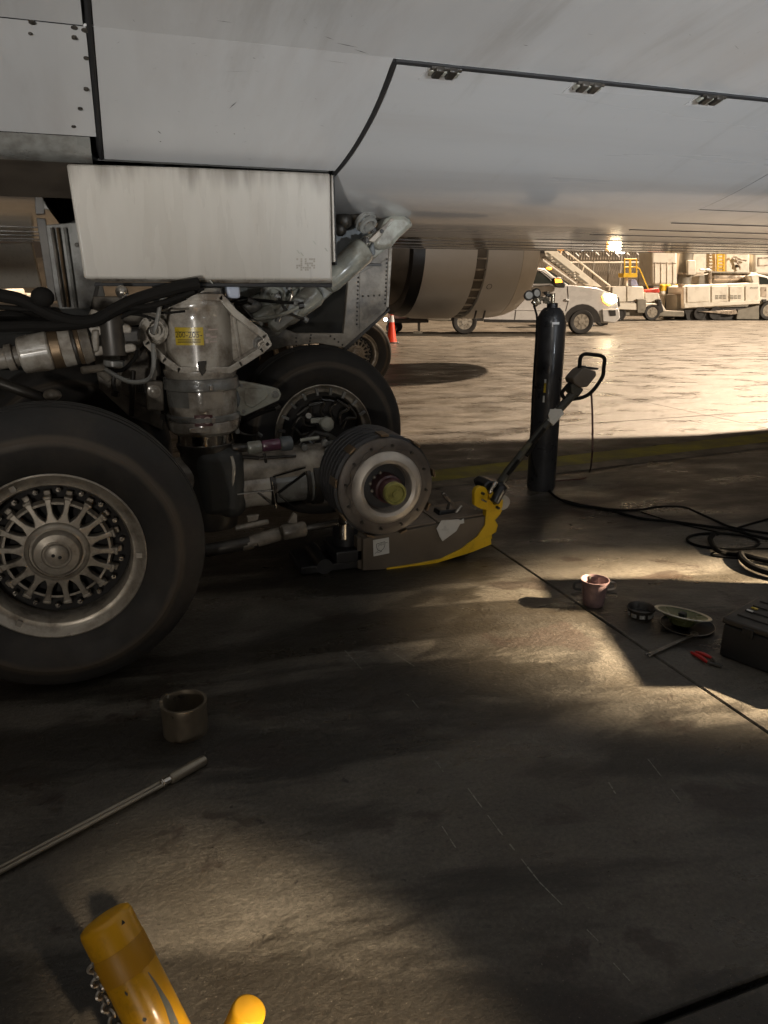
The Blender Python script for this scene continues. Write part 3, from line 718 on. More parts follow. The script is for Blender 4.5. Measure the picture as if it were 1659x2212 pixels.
for (uc, vc, wp, hp) in ((461, 712, 22, 3), (449, 724, 9, 6), (462, 728, 14, 4), (447, 737, 6, 8), (462, 738, 16, 3)):
    wrapped('faded_print', M['pink_ink'], sr(72.5), uc, vc, wp, hp)
wrapped('maroon_label', M['maroon_ink'], sr(78.3), 440, 909, 38, 24)
for (uc, vc, wp, hp) in ((429, 904, 10, 2.2), (429, 909, 10, 2.2), (429, 914, 10, 2.2)):
    wrapped('label_bar', M['pink_ink'], sr(78.3), uc, vc, wp, hp, .003)
f2 = wrap(sr(78.3), 448, 908, .003); b = B(); rr = 8 * s_
b.strip([f2(rr * math.cos(t), rr * math.sin(t)) for t in lin(.5, 2 * PI, 12)], [f2(rr * .55 * math.cos(t), rr * .55 * math.sin(t)) for t in lin(.5, 2 * PI, 12)]); b.obj('label_bar', M['pink_ink'], air)
wrapped('peeling_decal', M['gear_dirty'], sr(75.3), 462, 862, 44, 40)
wrapped('access_cover', M['gear_grey'], sr(75.6), 383, 862, 62, 44, .004)
# small lock fitting
b = B(); b.prism([pA(u, v, SA - sr(80)) for u, v in ((427, 782), (446, 780), (444, 805), (437, 813), (430, 800))], (0, .03, 0)); b.obj('lock_fitting', M['dark_gear'], air, bev=.004)
# bracket with a round button, left of the strut
q4('sensor_bracket', M['gear_dirty'], ((317, 822), (352, 824), (355, 888), (318, 886)), SA - .06, .05, .008)
c = pA(333, 845, SA - .06); b = B(); b.lathe([(.036, 0), (.036, .012), (.024, .014), (.024, .03), (.018, .033)], c, (0, -1, 0), 20); b.obj('sensor_button', M['gear'], air)
# triangular bracket right of the strut
tri = [(500, 816), (518, 822), (588, 836), (603, 841), (608, 853), (603, 865), (528, 899), (505, 894)]
b = B(); b.prism([pA(u, v, SA - .02) for u, v in tri], (0, .05, 0)); tb = b.obj('triangle_bracket', M['gear_green'], air, bev=.006)
b = B(); b.prism([pA(u, v, SA - .032) for u, v in ((530, 838), (576, 840), (582, 852), (570, 866), (545, 882), (531, 876), (526, 858))], (0, .014, 0)); b.obj('bracket_boss', M['gear_green'], tb, bev=.006, base=ORG[air.name] * 1)
for (u, v, r) in ((521, 833, .011), (526, 889, .011), (594, 852, .022)): bolt(u, v, SA - .02, r, .022, M['gear_grey'])
q4('rubber_bumper', M['slate'], ((499, 846), (514, 844), (520, 862), (516, 880), (500, 880)), SA - .03, .04, .008)

# ---- bogie beam, axles, rods
FX, FZ, RX, RZ = 1.28, 0.68, -0.32, 0.62         # front and rear axle
bz = .64
b = B(); b.rod((RX - .12, SA, RZ), (FX + .1, SA, FZ), .12, 24); b.obj('bogie_beam', M['gear_dirty'], air)
c0, c1 = pA(513, 1052, SA - .10), pA(579, 1046, SA - .10)
def beam_piece(name, m, u0, u1, r, vv=None):
    v0 = 1056 - (u0 - 513) * .11; v1 = 1056 - (u1 - 513) * .11
    a = pA(u0, v0, SA - .02); e = pA(u1, v1, SA - .02); b = B(); b.cyl(a, e, r, n=28); return b.obj(name, m, air, bev=.003)
kk = sc(c0)
beam_piece('beam_sleeve', M['gear'], 514, 578, 44 * kk); beam_piece('beam_band', M['dark_gear'], 578, 590, 46 * kk)
beam_piece('beam_sleeve', M['gear_grey'], 590, 655, 42 * kk); beam_piece('beam_flange', M['dark_gear'], 655, 664, 50 * kk); beam_piece('beam_flange', M['gear_grey'], 664, 670, 46 * kk); beam_piece('beam_flange', M['dark_gear'], 670, 690, 54 * kk)
for (p, q, r) in (((513, 1068), (592, 1059), 1.6), ((556, 1064), (597, 1098), 1.6), ((588, 1040), (597, 1098), 1.6), ((600, 1066), (660, 1022), 3.0), ((602, 1070), (634, 1096), 1.2), ((590, 1030), (660, 1010), 2.0)):
    b = B(); b.tube([pA(*p, SA - .17), pA(*q, SA - .17)], r * kk, 8); b.obj('harness_bar', M['steel'] if r == 1.6 else M['hose'], air)
b = B(); b.box((SX + .06, SA - .02, .62), (.27, .30, .42)); b.obj('pivot_block', M['bay'], air, bev=.07, seg=4)
b = B(); b.tube(spline([pA(500, 985, SA - .16), pA(505, 1010, SA - .17), pA(502, 1050, SA - .16), pA(498, 1085, SA - .15)]), .010, 8); b.obj('hydraulic_pipe', M['gear'], air)
for (x, z) in ((FX, FZ), (RX, RZ)):
    b = B(); b.cyl((x, 3.62, z), (x, 5.5, z), .075, n=20); b.obj('axle', M['dark_gear'], air)
RA = SA - .22
def rodpx(name, m, p, q, rpx, a=RA, n=16):
    A_, B_ = pA(*p, a), pA(*q, a); b = B(); b.rod(A_, B_, rpx * sc(A_), n); return b.obj(name, m, air)
rodpx('brake_rod', M['dark_gear'], (440, 1190), (560, 1168), 15); rodpx('brake_rod', M['gear_dirty'], (520, 1178), (606, 1152), 15)
rodpx('rod_sleeve', M['gear_dirty'], (608, 1151), (662, 1141), 17); rodpx('rod_end', M['dark_gear'], (660, 1142), (730, 1128), 8)
rodpx('brake_rod', M['gear_dirty'], (508, 1142), (580, 1126), 6)
q4('rod_lug', M['gear_dirty'], ((622, 1130), (636, 1108), (642, 1112), (642, 1132)), RA, .03, .003)
q4('rod_lug', M['gear_dirty'], ((534, 1116), (560, 1112), (557, 1124), (536, 1128)), RA, .03, .003)
rodpx('hydraulic_cylinder', M['gear_green'], (533, 968), (566, 964), 14, SA - .12); rodpx('hydraulic_cylinder', mat('purple_stained_cylinder', (.16, .06, .10), .3, var=.4, coat=.4), (564, 964), (606, 959), 13, SA - .12)
rodpx('hydraulic_cylinder', M['slate'], (604, 960), (632, 956), 16, SA - .12); rodpx('rod_end', M['dark_gear'], (500, 968), (535, 967), 10, SA - .12)
rodpx('hydraulic_pipe', M['gear_green'], (648, 951), (690, 945), 4, SA - .05)
for (p, q, r) in (((505, 985), (560, 990), 4), ((560, 990), (640, 985), 3), ((570, 980), (575, 1000), 3)): rodpx('hydraulic_pipe', M['dark_gear'], p, q, r, SA - .1)
random.seed(3)
for i in range(11):
    u, v = random.uniform(610, 700), random.uniform(930, 1000)
    pts = [pA(u, v, 4.6), pA(u + random.uniform(-30, 40), v + random.uniform(-25, 20), 4.4), pA(u + random.uniform(-20, 60), v + random.uniform(10, 50), 4.3), pA(u + random.uniform(10, 60), v + random.uniform(20, 70), 4.25)]
    b = B(); b.tube(spline(pts, 5), random.choice((.006, .009, .013)), 7); b.obj('hydraulic_hose', random.choice((M['hose'], M['hose'], M['dark_gear'], M['slate'])), air)
for (u, v, r) in ((700, 955, .022), (716, 960, .028), (655, 965, .02), (690, 985, .02)):
    c = pA(u, v, 4.25); b = B(); b.cyl(c, c + Vector((0, -.04, 0)), r, n=10); b.obj('pipe_union', M['gear_grey'], air, bev=.004)
q4('bracket_plate', M['dark_gear'], ((610, 985), (680, 930), (712, 940), (700, 985), (690, 1050), (660, 1040)), 4.5, .06, .01)

# ---- brake stack on the bare front axle, near side
BA = 3.58
def bl(name, m, prof, n=48, h0=0.0, parent=air, **k):
    b = B(); b.lathe(prof, (FX, BA - h0, FZ), (0, -1, 0), n, **k); return b.obj(name, m, parent, base=ORG[air.name] * 1)
prof = []
for i in range(6):
    h = -.34 + i * .052; prof += [(.273, h), (.279, h + .003), (.279, h + .043), (.273, h + .046)]
bl('brake_discs', M['carbon'], prof)
bl('brake_plate', M['brake_plate'], [(.11, -.05), (.258, -.028), (.266, -.02), (.264, -.006), (.253, .0), (.20, .004), (.175, .002), (.12, -.03)], cap=False)
bl('brake_ring', M['brake_ring'], [(.132, -.10), (.130, .016), (.136, .032), (.154, .040), (.178, .034), (.196, .016), (.201, -.004)], 56, cap=False)
# scalloped cover edge with its bolts
b = B(); pts = []; n = 96
for i in range(n):
    t = 2 * PI * i / n; r = .216 + .010 * math.cos(12 * t); pts.append((FX + r * math.cos(t), BA - .004, FZ + r * math.sin(t)))
inn = [(FX + .185 * math.cos(2 * PI * i / n), BA - .004, FZ + .185 * math.sin(2 * PI * i / n)) for i in range(n)]
V_ = [Vector(p) for p in pts] + [Vector(p) for p in inn] + [Vector(p) + Vector((0, -.009, 0)) for p in pts] + [Vector(p) + Vector((0, -.009, 0)) for p in inn]
b.add(V_, [f_ for i in range(n) for f_ in ((2 * n + i, 2 * n + (i + 1) % n, 3 * n + (i + 1) % n, 3 * n + i), (i, (i + 1) % n, 2 * n + (i + 1) % n, 2 * n + i))])
b.obj('scalloped_cover', M['brake_plate'], air)
for i in range(12):
    t = 2 * PI * (i + .5) / 12 + .12
    b = B(); c = Vector((FX + .228 * math.cos(t), BA - .004, FZ + .228 * math.sin(t))); b.cyl(c, c + Vector((0, -.014, 0)), .008, n=6); b.obj('bolt', M['dark_gear'], air)
for i in range(9):
    t = 2 * PI * i / 9 + .2; rot = Matrix.Rotation(-t, 3, 'Y')
    b = B(); b.box(Vector((FX, BA + .05, FZ)) + rot @ Vector((.279, 0, 0)), (.012, .11, .045), rot); b.obj('drive_clip', M['bronze'], air, bev=.003)
bl('inner_shield', M['slate'], [(.0, -.16), (.127, -.16)], cap=False)
bl('axle_sleeve', M['maroon'], [(.088, -.16), (.086, -.05), (.078, -.045), (.076, .05), (.066, .055), (.062, .105), (.058, .110)], 32)
bl('axle_end', M['olive'], [(.058, .100), (.061, .140), (.056, .150), (.047, .150), (.043, .138), (.018, .136), (.016, .146), (.001, .148)], 32)
for (t, h) in ((2.4, -.02), (2.4, -.06), (2.9, -.03), (2.9, -.08), (1.9, -.02), (3.3, -.0)):
    c = Vector((FX + .080 * math.cos(t), BA - h, FZ + .080 * math.sin(t))); b = B(); b.sphere(c, .011, 8, 6); b.obj('grease_nipple', M['gear_dirty'], air)
bl('anchor_flange', M['gear_grey'], [(.16, -.42), (.22, -.41), (.225, -.375), (.20, -.36), (.12, -.35)], 32)
for i in range(6):
    t = 2 * PI * i / 6 + .5; c = Vector((FX + .2 * math.cos(t), BA + .39, FZ + .2 * math.sin(t))); b = B(); b.cyl(c, c + Vector((0, .09, 0)), .04, n=14); b.obj('brake_piston', M['gear_grey'], air, bev=.006)

# ---- wheels (own axes: -Y points outboard)
def tyre_mesh():
    half = [(.345, .150), (.352, .172), (.372, .186), (.42, .206), (.47, .222), (.488, .226), (.500, .223), (.508, .214), (.55, .198), (.584, .172), (.604, .140), (.612, .118)]
    tread = [(.616, .100), (.606, .096), (.606, .084), (.618, .080), (.620, .040), (.610, .036), (.610, .024), (.621, .020)]
    h = half + tread
    prof = h + [(r, -y) for r, y in h[::-1]]
    b = B(); b.lathe(prof, (0, 0, 0), (0, -1, 0), 96, cap=False); return b.mesh('tyre', M['tyre'], sharp=28)
TYRE = tyre_mesh()
def make_wheel(detail=True):
    b = B()
    b.lathe([(.300, .02), (.296, .085), (.298, .135), (.306, .150), (.322, .152), (.334, .160), (.346, .178), (.354, .186), (.360, .183), (.360, .150)], (0, 0, 0), (0, -1, 0), 72, cap=False)
    if detail:
        b.lathe([(.225, .060), (.215, .085), (.205, .085)], (0, 0, 0), (0, -1, 0), 60, cap=False)
    wo = b.obj('wheel', M['rim'], air, base=Vector())
    t = bpy.data.objects.new('tyre', TYRE); COL.objects.link(t); t.parent = wo
    b = B(); b.lathe([(.0, .030), (.298, .026), (.298, -.15), (.345, -.16)], (0, 0, 0), (0, -1, 0), 48, cap=False); b.obj('wheel_well', M['rim_dark'], wo, base=Vector())
    if not detail: return wo
    b = B(); b.lathe([(.136, .05), (.132, .098), (.122, .112), (.112, .116), (.110, .106), (.100, .106), (.098, .128), (.088, .142), (.060, .147), (.056, .140), (.050, .140), (.046, .153), (.036, .158), (.001, .159)], (0, 0, 0), (0, -1, 0), 48); hub = b.obj('hub_cap', M['rim'], wo, base=Vector())
    for dx in (-.013, .013):
        b = B(); b.sphere((dx, -.158, -.002 + dx * -.3), .008, 10, 6, (1, .5, 1)); b.obj('key_hole', M['rim_dark'], wo, base=Vector())
    sm = None
    for i in range(18):
        t = 2 * PI * i / 18
        if sm is None:
            b = B(); pr = [(.126, .030), (.150, .017), (.170, .0115), (.200, .011), (.226, .014), (.232, .015)]
            front = [(x, -.100 + (x - .126) * .10, y) for x, y in pr]; poly = front + [(x, yy, -y) for x, yy, y in front[::-1]]
            b.prism([Vector(p) for p in poly], (0, .05, 0))
            b.box((.236, -.070, 0), (.014, .05, .034)); b.box((.246, -.045, 0), (.03, .02, .028))
            sm = b.mesh('spoke', M['rim'], sharp=30)
        o = bpy.data.objects.new('spoke', sm); COL.objects.link(o); o.parent = wo; o.rotation_euler = (0, t, 0)
        d = o.modifiers.new('bevel', 'BEVEL'); d.width = .004; d.segments = 2; d.limit_method = 'ANGLE'; d.angle_limit = R(38)
    bm_ = None
    for i in range(18):
        t = 2 * PI * (i + .5) / 18
        if bm_ is None:
            b = B(); b.cyl((.262, -.03, 0), (.262, -.062, 0), .011, n=6); b.cyl((.262, -.06, 0), (.262, -.075, 0), .006, n=8); bm_ = b.mesh('tie_bolt', M['steel'])
        o = bpy.data.objects.new('tie_bolt', bm_); COL.objects.link(o); o.parent = wo; o.rotation_euler = (0, t, 0)
    for t in (-.02, 2.02, 4.2):
        b = B(); b.box((.330, -.164, 0), (.026, .012, .022), None); o = b.obj('balance_weight', M['gear'], wo, base=Vector()); o.rotation_euler = (0, t, 0)
    return wo
base = ORG[air.name]
def put(wo, x, y, z, rot=0.0):
    wo.location = Vector((x, y, z)) - base; wo.rotation_euler = (0, rot, 0)
w0 = make_wheel(True); put(w0, RX, 3.36, RZ, .12)
w1 = make_wheel(False); put(w1, FX + .07, 5.28, FZ)
w2 = dup(w1, air); put(w2, RX, 5.28, RZ)
w3 = dup(w0, air); put(w3, 3.78, 12.15, .62, .4)
w4 = dup(w1, air); put(w4, 2.1, 12.15, .62)
w5 = dup(w1, air); put(w5, 3.78, 13.6, .62); w6 = dup(w1, air); put(w6, 2.1, 13.6, .62)
b = B(); b.cyl((2.9, 12.9, .62), (2.9, 12.9, 3.2), .2, n=24); b.rod((2.0, 12.9, .62), (3.9, 12.9, .62), .12, 20); b.cyl((3.78, 12.1, .62), (3.78, 13.7, .62), .08); b.cyl((2.1, 12.1, .62), (2.1, 13.7, .62), .08)
b.box((2.9, 11.6, 2.6), (1.0, 3.2, .6)); b.obj('far_gear_leg', M['gear_dirty'], air)
# fittings inside the bare inner front wheel
for i in range(10):
    t = PI * (.05 + i * .1); c = Vector((FX + .07 + .315 * math.cos(t), 5.085, FZ + .315 * math.sin(t))); b = B(); b.box(c, (.05, .03, .02), Matrix.Rotation(-t, 3, 'Y')); b.obj('drive_key', M['gear_grey'], air, bev=.003)
c = pA(704, 916, 4.9); b = B(); b.lathe([(.052, 0), (.056, .02), (.048, .035), (.02, .04)], c, (0.1, -1, .1), 9); b.obj('sensor_cap', M['gear_green'], air)
b = B(); b.box(pA(686, 908, 4.92), (.10, .02, .035)); b.obj('sensor_arm', M['gear_green'], air, bev=.004)
c = pA(664, 905, 4.92); b = B(); b.cyl(c, c + Vector((0, -.04, .03)), .022, n=8); b.obj('pipe_union', M['steel'], air)
for i in range(7):
    t = R(25 + i * 22); c = Vector((FX + .07, 5.1, FZ)); pts = [c + Vector((r_ * math.cos(t + k_), -.08 - .03 * i % .06, r_ * math.sin(t + k_))) for r_, k_ in ((.12, 0), (.19, .25), (.25, .1), (.27, .5))]
    b = B(); b.tube(spline(pts, 5), .011, 7); b.obj('hydraulic_hose', M['dark_gear'], air)
#PART3
# ---- side brace and the inner fairings seen behind the leg
BA2 = 4.95
q4('brace_beam', M['gear_green'], ((858, 474), (884, 470), (893, 486), (841, 534), (783, 579), (716, 636), (681, 667), (632, 700), (606, 716), (566, 706), (600, 655), (728, 556), (790, 510)), BA2 + .05, .07, .012)
for (p, q, r0, r1) in (((792, 533), (700, 617), 30, 27), ((690, 628), (612, 690), 26, 22)):
    b = B(); a_, e_ = pA(*p, BA2 + .02), pA(*q, BA2 + .02); l_ = (e_ - a_).length; k_ = sc(a_)
    b.lathe([(r0 * k_ * .45, 0), (r0 * k_ * .85, .018), (r0 * k_, .05), (r1 * k_, l_ - .05), (r1 * k_ * .85, l_ - .015), (r1 * k_ * .4, l_)], a_, e_ - a_, 24); b.obj('brace_tube', M['gear_green'], air)
q4('brace_head', M['gear_green'], ((836, 472), (852, 464), (878, 464), (893, 484), (880, 500), (866, 512), (846, 536), (822, 540), (806, 530), (812, 512)), BA2 - .02, .17, .03)
q4('brace_rib', M['gear_dirty'], ((846, 470), (856, 476), (808, 524), (796, 520)), BA2 - .02, .06, .006)
q4('brace_rib', M['gear_dirty'], ((770, 540), (792, 508), (800, 514), (790, 540)), BA2 - .0, .06, .006)
for (u, v) in ((806, 497), (822, 500), (740, 562), (790, 519)): bolt(u, v, BA2 - .0, .02, .03, M['dark_gear'])
q4('brace_joint', M['slate'], ((795, 540), (808, 522), (812, 548), (800, 562)), BA2, .08, .01)
q4('bay_panel', M['slate'], ((724, 575), (724, 506), (756, 482), (800, 494), (790, 515), (736, 552)), BA2 + .15, .03, .003)
q4('bay_panel', M['gear_grey'], ((720, 458), (850, 458), (884, 470), (870, 480), (800, 482), (720, 476)), BA2 + .22, .06, .01)
c = pA(787, 475, BA2 - .06); b = B()
for h_, r_ in ((0, .075), (.035, .062)):
    b.lathe([(r_, h_), (r_, h_ + .02), (r_ - .018, h_ + .025), (r_ - .02, h_)], c, (.25, -.5, -.55), 24, cap=False)
b.obj('bay_ring', M['gear_grey'], air)
b = B(); b.sphere(pA(742, 476, BA2), .06, 12, 8); b.sphere(pA(735, 495, BA2), .045, 12, 8); b.sphere(pA(765, 468, BA2), .05, 12, 8); b.obj('bay_fittings', M['dark_gear'], air)
# the fairing with its riveted face and triangular cut-out
FA = 5.62
fair = q4('inner_gear_door', M['gear_dirty'], ((752, 530), (846, 524), (839, 662), (832, 674), (748, 752), (690, 742), (620, 748), (560, 765), (500, 797), (490, 700), (560, 690), (640, 719), (742, 720), (751, 622)), FA, .05, .006)
q4('door_edge', M['gear'], ((841, 533), (848, 533), (840, 664), (834, 662)), FA - .012, .06, .003, fair, base=ORG[air.name] * 1)
q4('door_edge', M['dark_gear'], ((832, 674), (842, 664), (842, 672), (748, 758), (742, 752)), FA - .006, .05, .003, fair, base=ORG[air.name] * 1)
q4('door_skin', M['gear_dirty'], ((777, 590), (836, 560), (832, 662), (776, 712)), FA - .006, .01, .002, fair, base=ORG[air.name] * 1)
riv = None
def rivets(p, q, n, a=FA - .008):
    global riv
    for i in range(n):
        c = pA(p[0] + (q[0] - p[0]) * i / (n - 1), p[1] + (q[1] - p[1]) * i / (n - 1), a)
        if riv is None:
            b = B(); b.lathe([(.008, 0), (.006, .004), (.001, .005)], (0, 0, 0), (0, -1, 0), 8); riv = b.mesh('rivet', M['dark_gear'])
        o = bpy.data.objects.new('rivet', riv); COL.objects.link(o); o.parent = fair; o.location = c - base
rivets((774, 600), (771, 700), 12); rivets((672, 724), (668, 744), 4); rivets((784, 640), (820, 638), 4, FA - .012); rivets((640, 730), (640, 746), 3); rivets((836, 560), (832, 655), 12, FA - .012)
rivets((714, 726), (740, 745), 4)
for (u, v, w_, h_) in ((806, 572, 18, 3), (780, 577, 8, 3)): q4('door_bracket', M['dark_gear'], ((u - w_, v - h_), (u + w_, v - h_), (u + w_, v + h_), (u - w_, v + h_)), FA - .02, .02, .002, fair, base=ORG[air.name] * 1)
q4('bay_wall', M['bay'], ((560, 560), (760, 520), (760, 735), (560, 735)), 6.15, .03)  # added dark sheets behind the gear, so the lit apron doesn't show through
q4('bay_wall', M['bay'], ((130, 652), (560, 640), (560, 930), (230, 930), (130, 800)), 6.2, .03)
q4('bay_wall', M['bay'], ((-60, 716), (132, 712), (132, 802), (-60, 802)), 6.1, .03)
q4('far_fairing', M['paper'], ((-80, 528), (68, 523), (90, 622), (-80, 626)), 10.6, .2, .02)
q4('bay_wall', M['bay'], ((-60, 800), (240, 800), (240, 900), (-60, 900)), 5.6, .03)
# clutter behind the strut head, under the door
q4('trunnion_plate', M['gear_green'], ((500, 618), (640, 618), (640, 690), (600, 725), (570, 735), (500, 735)), BA2 + .12, .04, .01)
c = pA(588, 640, BA2 - .02); b = B(); b.lathe([(.085, 0), (.085, .03), (.07, .045), (.055, .045), (.05, .03), (.022, .03), (.02, .05), (.001, .05)], c, (0, -1, -.15), 28); b.obj('trunnion_ring', M['gear_green'], air)
q4('junction_box', M['blue_box'], ((489, 612), (518, 612), (520, 644), (492, 645)), SA - .12, .07, .012)
b = B(); b.rod(pA(524, 664, BA2 - .12), pA(566, 640, BA2), .03, 14); b.obj('brace_pipe', M['gear_green'], air)
b = B(); b.rod(pA(520, 700, BA2 - .08), pA(590, 672, BA2 - .05), .05, 16); b.obj('brace_arm', M['gear_green'], air)
b = B(); b.sphere(pA(530, 660, BA2 - .15), .075, 14, 8, (1.4, 1, .7)); b.obj('actuator_body', M['gear_grey'], air)
q4('brace_arm', M['gear_green'], ((578, 700), (604, 660), (640, 640), (664, 645), (640, 690), (600, 720)), BA2 - .06, .06, .015)
b = B(); b.rod(pA(400, 632, SA + .05), pA(480, 628, SA + .05), .07, 16); b.obj('strut_crosshead', M['gear_grey'], air)
q4('trunnion_beam', M['gear_grey'], ((330, 612), (520, 612), (520, 634), (360, 640), (330, 640)), SA + .10, .12, .01)
random.seed(21)
for (u0, v0, u1, v1, a_, r_, m_) in ((505, 640, 640, 655, 4.75, .010, 'hose'), (515, 655, 560, 712, 4.7, .009, 'dark_gear'), (540, 690, 650, 660, 4.7, .012, 'gear_green'), (600, 640, 660, 690, 4.8, .010, 'dark_gear'),
                                     (560, 700, 500, 690, 4.6, .008, 'steel'), (470, 610, 540, 650, 4.6, .012, 'hose'), (625, 620, 600, 690, 4.75, .009, 'steel'), (352, 640, 300, 760, 4.6, .010, 'dark_gear'),
                                     (340, 770, 352, 900, 4.42, .010, 'dark_gear'), (362, 690, 345, 820, 4.5, .012, 'hose'), (270, 770, 250, 850, 4.7, .014, 'dark_gear'), (230, 700, 330, 700, 4.4, .011, 'hose'),
                                     (500, 930, 600, 880, 4.7, .012, 'hose'), (505, 905, 560, 940, 4.6, .009, 'dark_gear'), (498, 800, 512, 930, 4.4, .008, 'steel')):
    p0_, p3_ = pA(u0, v0, a_), pA(u1, v1, a_); k_ = Vector((random.uniform(-.05, .05), random.uniform(-.05, .05), random.uniform(-.06, .03)))
    b = B(); b.tube(spline([p0_, p0_.lerp(p3_, .35) + k_, p0_.lerp(p3_, .7) + k_ * .8, p3_], 5), r_, 8); b.obj('hydraulic_pipe', M[m_], air)
    for q_ in (p0_, p3_):
        b = B(); d__ = (p3_ - p0_).normalized(); b.cyl(q_ - d__ * .018, q_ + d__ * .018, r_ * 1.8, n=6); b.obj('pipe_union', M['gear_grey' if r_ < .011 else 'dark_gear'], air, bev=.002)
# left: plates behind the drag brace
q4('side_plate', M['gear_dirty'], ((200, 640), (330, 640), (348, 760), (352, 930), (280, 900), (215, 840), (200, 760)), 5.05, .04, .008)
q4('side_plate', M['gear_dirty'], ((248, 740), (318, 735), (330, 890), (262, 850)), 4.98, .03, .006)
q4('side_plate', M['gear_grey'], ((276, 820), (312, 826), (316, 850), (278, 846)), 4.94, .03, .004)
for i in range(9):
    b = B(); p_ = pA(280 + i * 3.6, 838, 4.925); b.box(p_, (.004, .01, .05)); b.obj('plate_rib', M['dark_gear'], air)
rodpx('hydraulic_pipe', M['gear'], (206, 792), (238, 822), 9, 4.5); rodpx('hydraulic_pipe', M['dark_gear'], (288, 800), (284, 900), 6, 4.6)
# drag brace actuator
DR = 4.05
p0, p1 = pA(-20, 779, DR), pA(186, 744, DR)
ax_ = (p1 - p0).normalized(); kd = sc(p0)
def seg(name, m, u0, u1, r0, r1=None, n=32, bev=.004):
    t0, t1 = (u0 + 20) / 206, (u1 + 20) / 206; b = B(); b.cyl(p0 + (p1 - p0) * t0, p0 + (p1 - p0) * t1, r0 * kd, (r1 or r0) * kd, n); return b.obj(name, m, air, bev=bev)
seg('actuator_rod', M['gear_dirty'], -60, 42, 22); seg('actuator_nut', M['gear_dirty'], 14, 30, 29); seg('actuator_barrel', M['gear'], 42, 110, 40, 43, bev=.012); seg('bronze_band', M['bronze'], 110, 132, 42)
seg('actuator_barrel', M['gear'], 132, 158, 42, 41); seg('bronze_band', M['dark_gear'], 158, 166, 39); seg('bronze_band', M['bronze'], 166, 176, 41); seg('actuator_head', M['gear_dirty'], 176, 198, 43, 38)
for pts in (((190, 706), (275, 700), (285, 708), (284, 720), (200, 726)), ((190, 752), (200, 748), (288, 742), (296, 750), (292, 760), (200, 770))):
    q4('clevis_arm', M['gear'], pts, DR - .05, .10, .01)
b = B(); c = pA(244, 735, DR - .02); b.cyl(c + Vector((0, 0, -.075)), c + Vector((0, 0, .13)), .062, n=24); b.obj('clevis_pin', M['dark_gear'], air, bev=.006)
b = B(); c = pA(262, 726, DR - .0); b.box(c, (.19, .09, .085)); b.obj('clevis_lug', M['dark_gear'], air, bev=.02)
b = B(); b.cyl(pA(243, 690, DR), pA(243, 698, DR), .05, n=20); b.cyl(pA(246, 778, DR), pA(246, 792, DR), .05, n=20); b.obj('pin_nut', M['gear_grey'], air, bev=.005)
q4('brace_fork', M['gear_dirty'], ((198, 712), (214, 712), (214, 760), (196, 764)), DR - .06, .1, .01)
b = B(); b.rod(pA(196, 700, DR - .06), pA(208, 672, DR - .04), .026, 12); b.obj('hose_fitting', M['gear_dirty'], air)
b = B(); b.rod(pA(176, 800, DR), pA(262, 790, DR + .1), .02, 12); b.obj('brace_pipe', M['gear_dirty'], air)
b = B(); b.sphere(pA(113, 853, 4.2), .035, 12, 8, (1.3, 1, .9)); b.obj('link_knob', M['gear_dirty'], air)
b = B(); b.rod(pA(-20, 820, 4.3), pA(98, 862, 4.3), .03, 12); b.obj('link_rod', M['dark_gear'], air)
# hoses over the drag brace
HA = 3.95
def hose(pts, r, a=HA, m='hose', da=None):
    P_ = [pA(u, v, a + (da[i] if da else 0)) for i, (u, v) in enumerate(pts)]
    b = B(); b.tube(spline(P_, 6), r, 10); return b.obj('hydraulic_hose', M[m], air)
hose(((-50, 628), (0, 638), (40, 646), (75, 662), (115, 682), (160, 694), (205, 692), (250, 668), (300, 645), (380, 622), (430, 612)), .030)
hose(((-50, 704), (0, 706), (60, 704), (130, 703), (200, 694), (240, 672)), .026)
hose(((-50, 668), (0, 664), (60, 668), (110, 667)), .012)
hose(((-40, 690), (30, 684), (80, 700), (120, 690), (170, 700)), .03, HA + .15)
hose(((180, 705), (240, 668), (330, 660), (420, 630)), .014); hose(((210, 700), (270, 676), (340, 664), (400, 640)), .018, HA + .1); hose(((240, 695), (300, 668), (380, 648), (440, 622)), .012, HA + .05)
hose(((362, 628), (348, 652), (341, 685), (333, 722)), .011, HA + .05, 'gear_grey')
hose(((331, 742), (332, 790), (322, 818), (292, 826), (262, 818), (226, 796)), .012, HA + .08, 'gear_grey')
hose(((226, 796), (262, 800), (290, 776), (296, 756)), .010, HA + .1)
hose(((310, 668), (350, 676), (400, 672)), .006, HA + .1); hose(((238, 676), (300, 680), (338, 690)), .007, HA + .1)
b = B(); b.sphere(pA(92, 642, HA - .01), .052, 14, 10, (1.0, .8, .9)); b.obj('hose_clamp', M['hose'], air)
b = B(); b.sphere(pA(263, 630, HA), .03, 10, 8); b.cyl(pA(263, 628, HA), pA(270, 640, HA), .022, n=8); b.obj('hose_fitting', M['steel'], air)
q4('valve_block', M['dark_gear'], ((20, 660), (128, 664), (140, 702), (20, 702)), 4.3, .12, .02)
q4('valve_block', M['bay'], ((-40, 690), (190, 700), (190, 720), (-40, 724)), 4.3, .2, .02)
# far door panels seen at the left
q4('aft_gear_door', M['gear_grey'], ((98, 486), (186, 478), (228, 640), (200, 668), (128, 668), (116, 620)), 5.6, .05, .006)
q4('door_edge', M['dark_gear'], ((78, 470), (98, 472), (122, 650), (106, 650)), 5.6, .06, .003)
for (u0, u1, m) in ((112, 138, 'steel'), (124, 148, 'bronze'), (140, 164, 'gear_grey')):
    b = B(); b.tube([pA(u0, 492, 5.57), pA(u1, 664, 5.57)], .010, 8); b.obj('door_edge', M[m], air)
bolt(166, 529, 5.58, .014, .01, M['dark_gear'])
q4('door_strut', M['dark_gear'], ((208, 612), (216, 612), (204, 668), (194, 668)), 5.2, .03, .003)
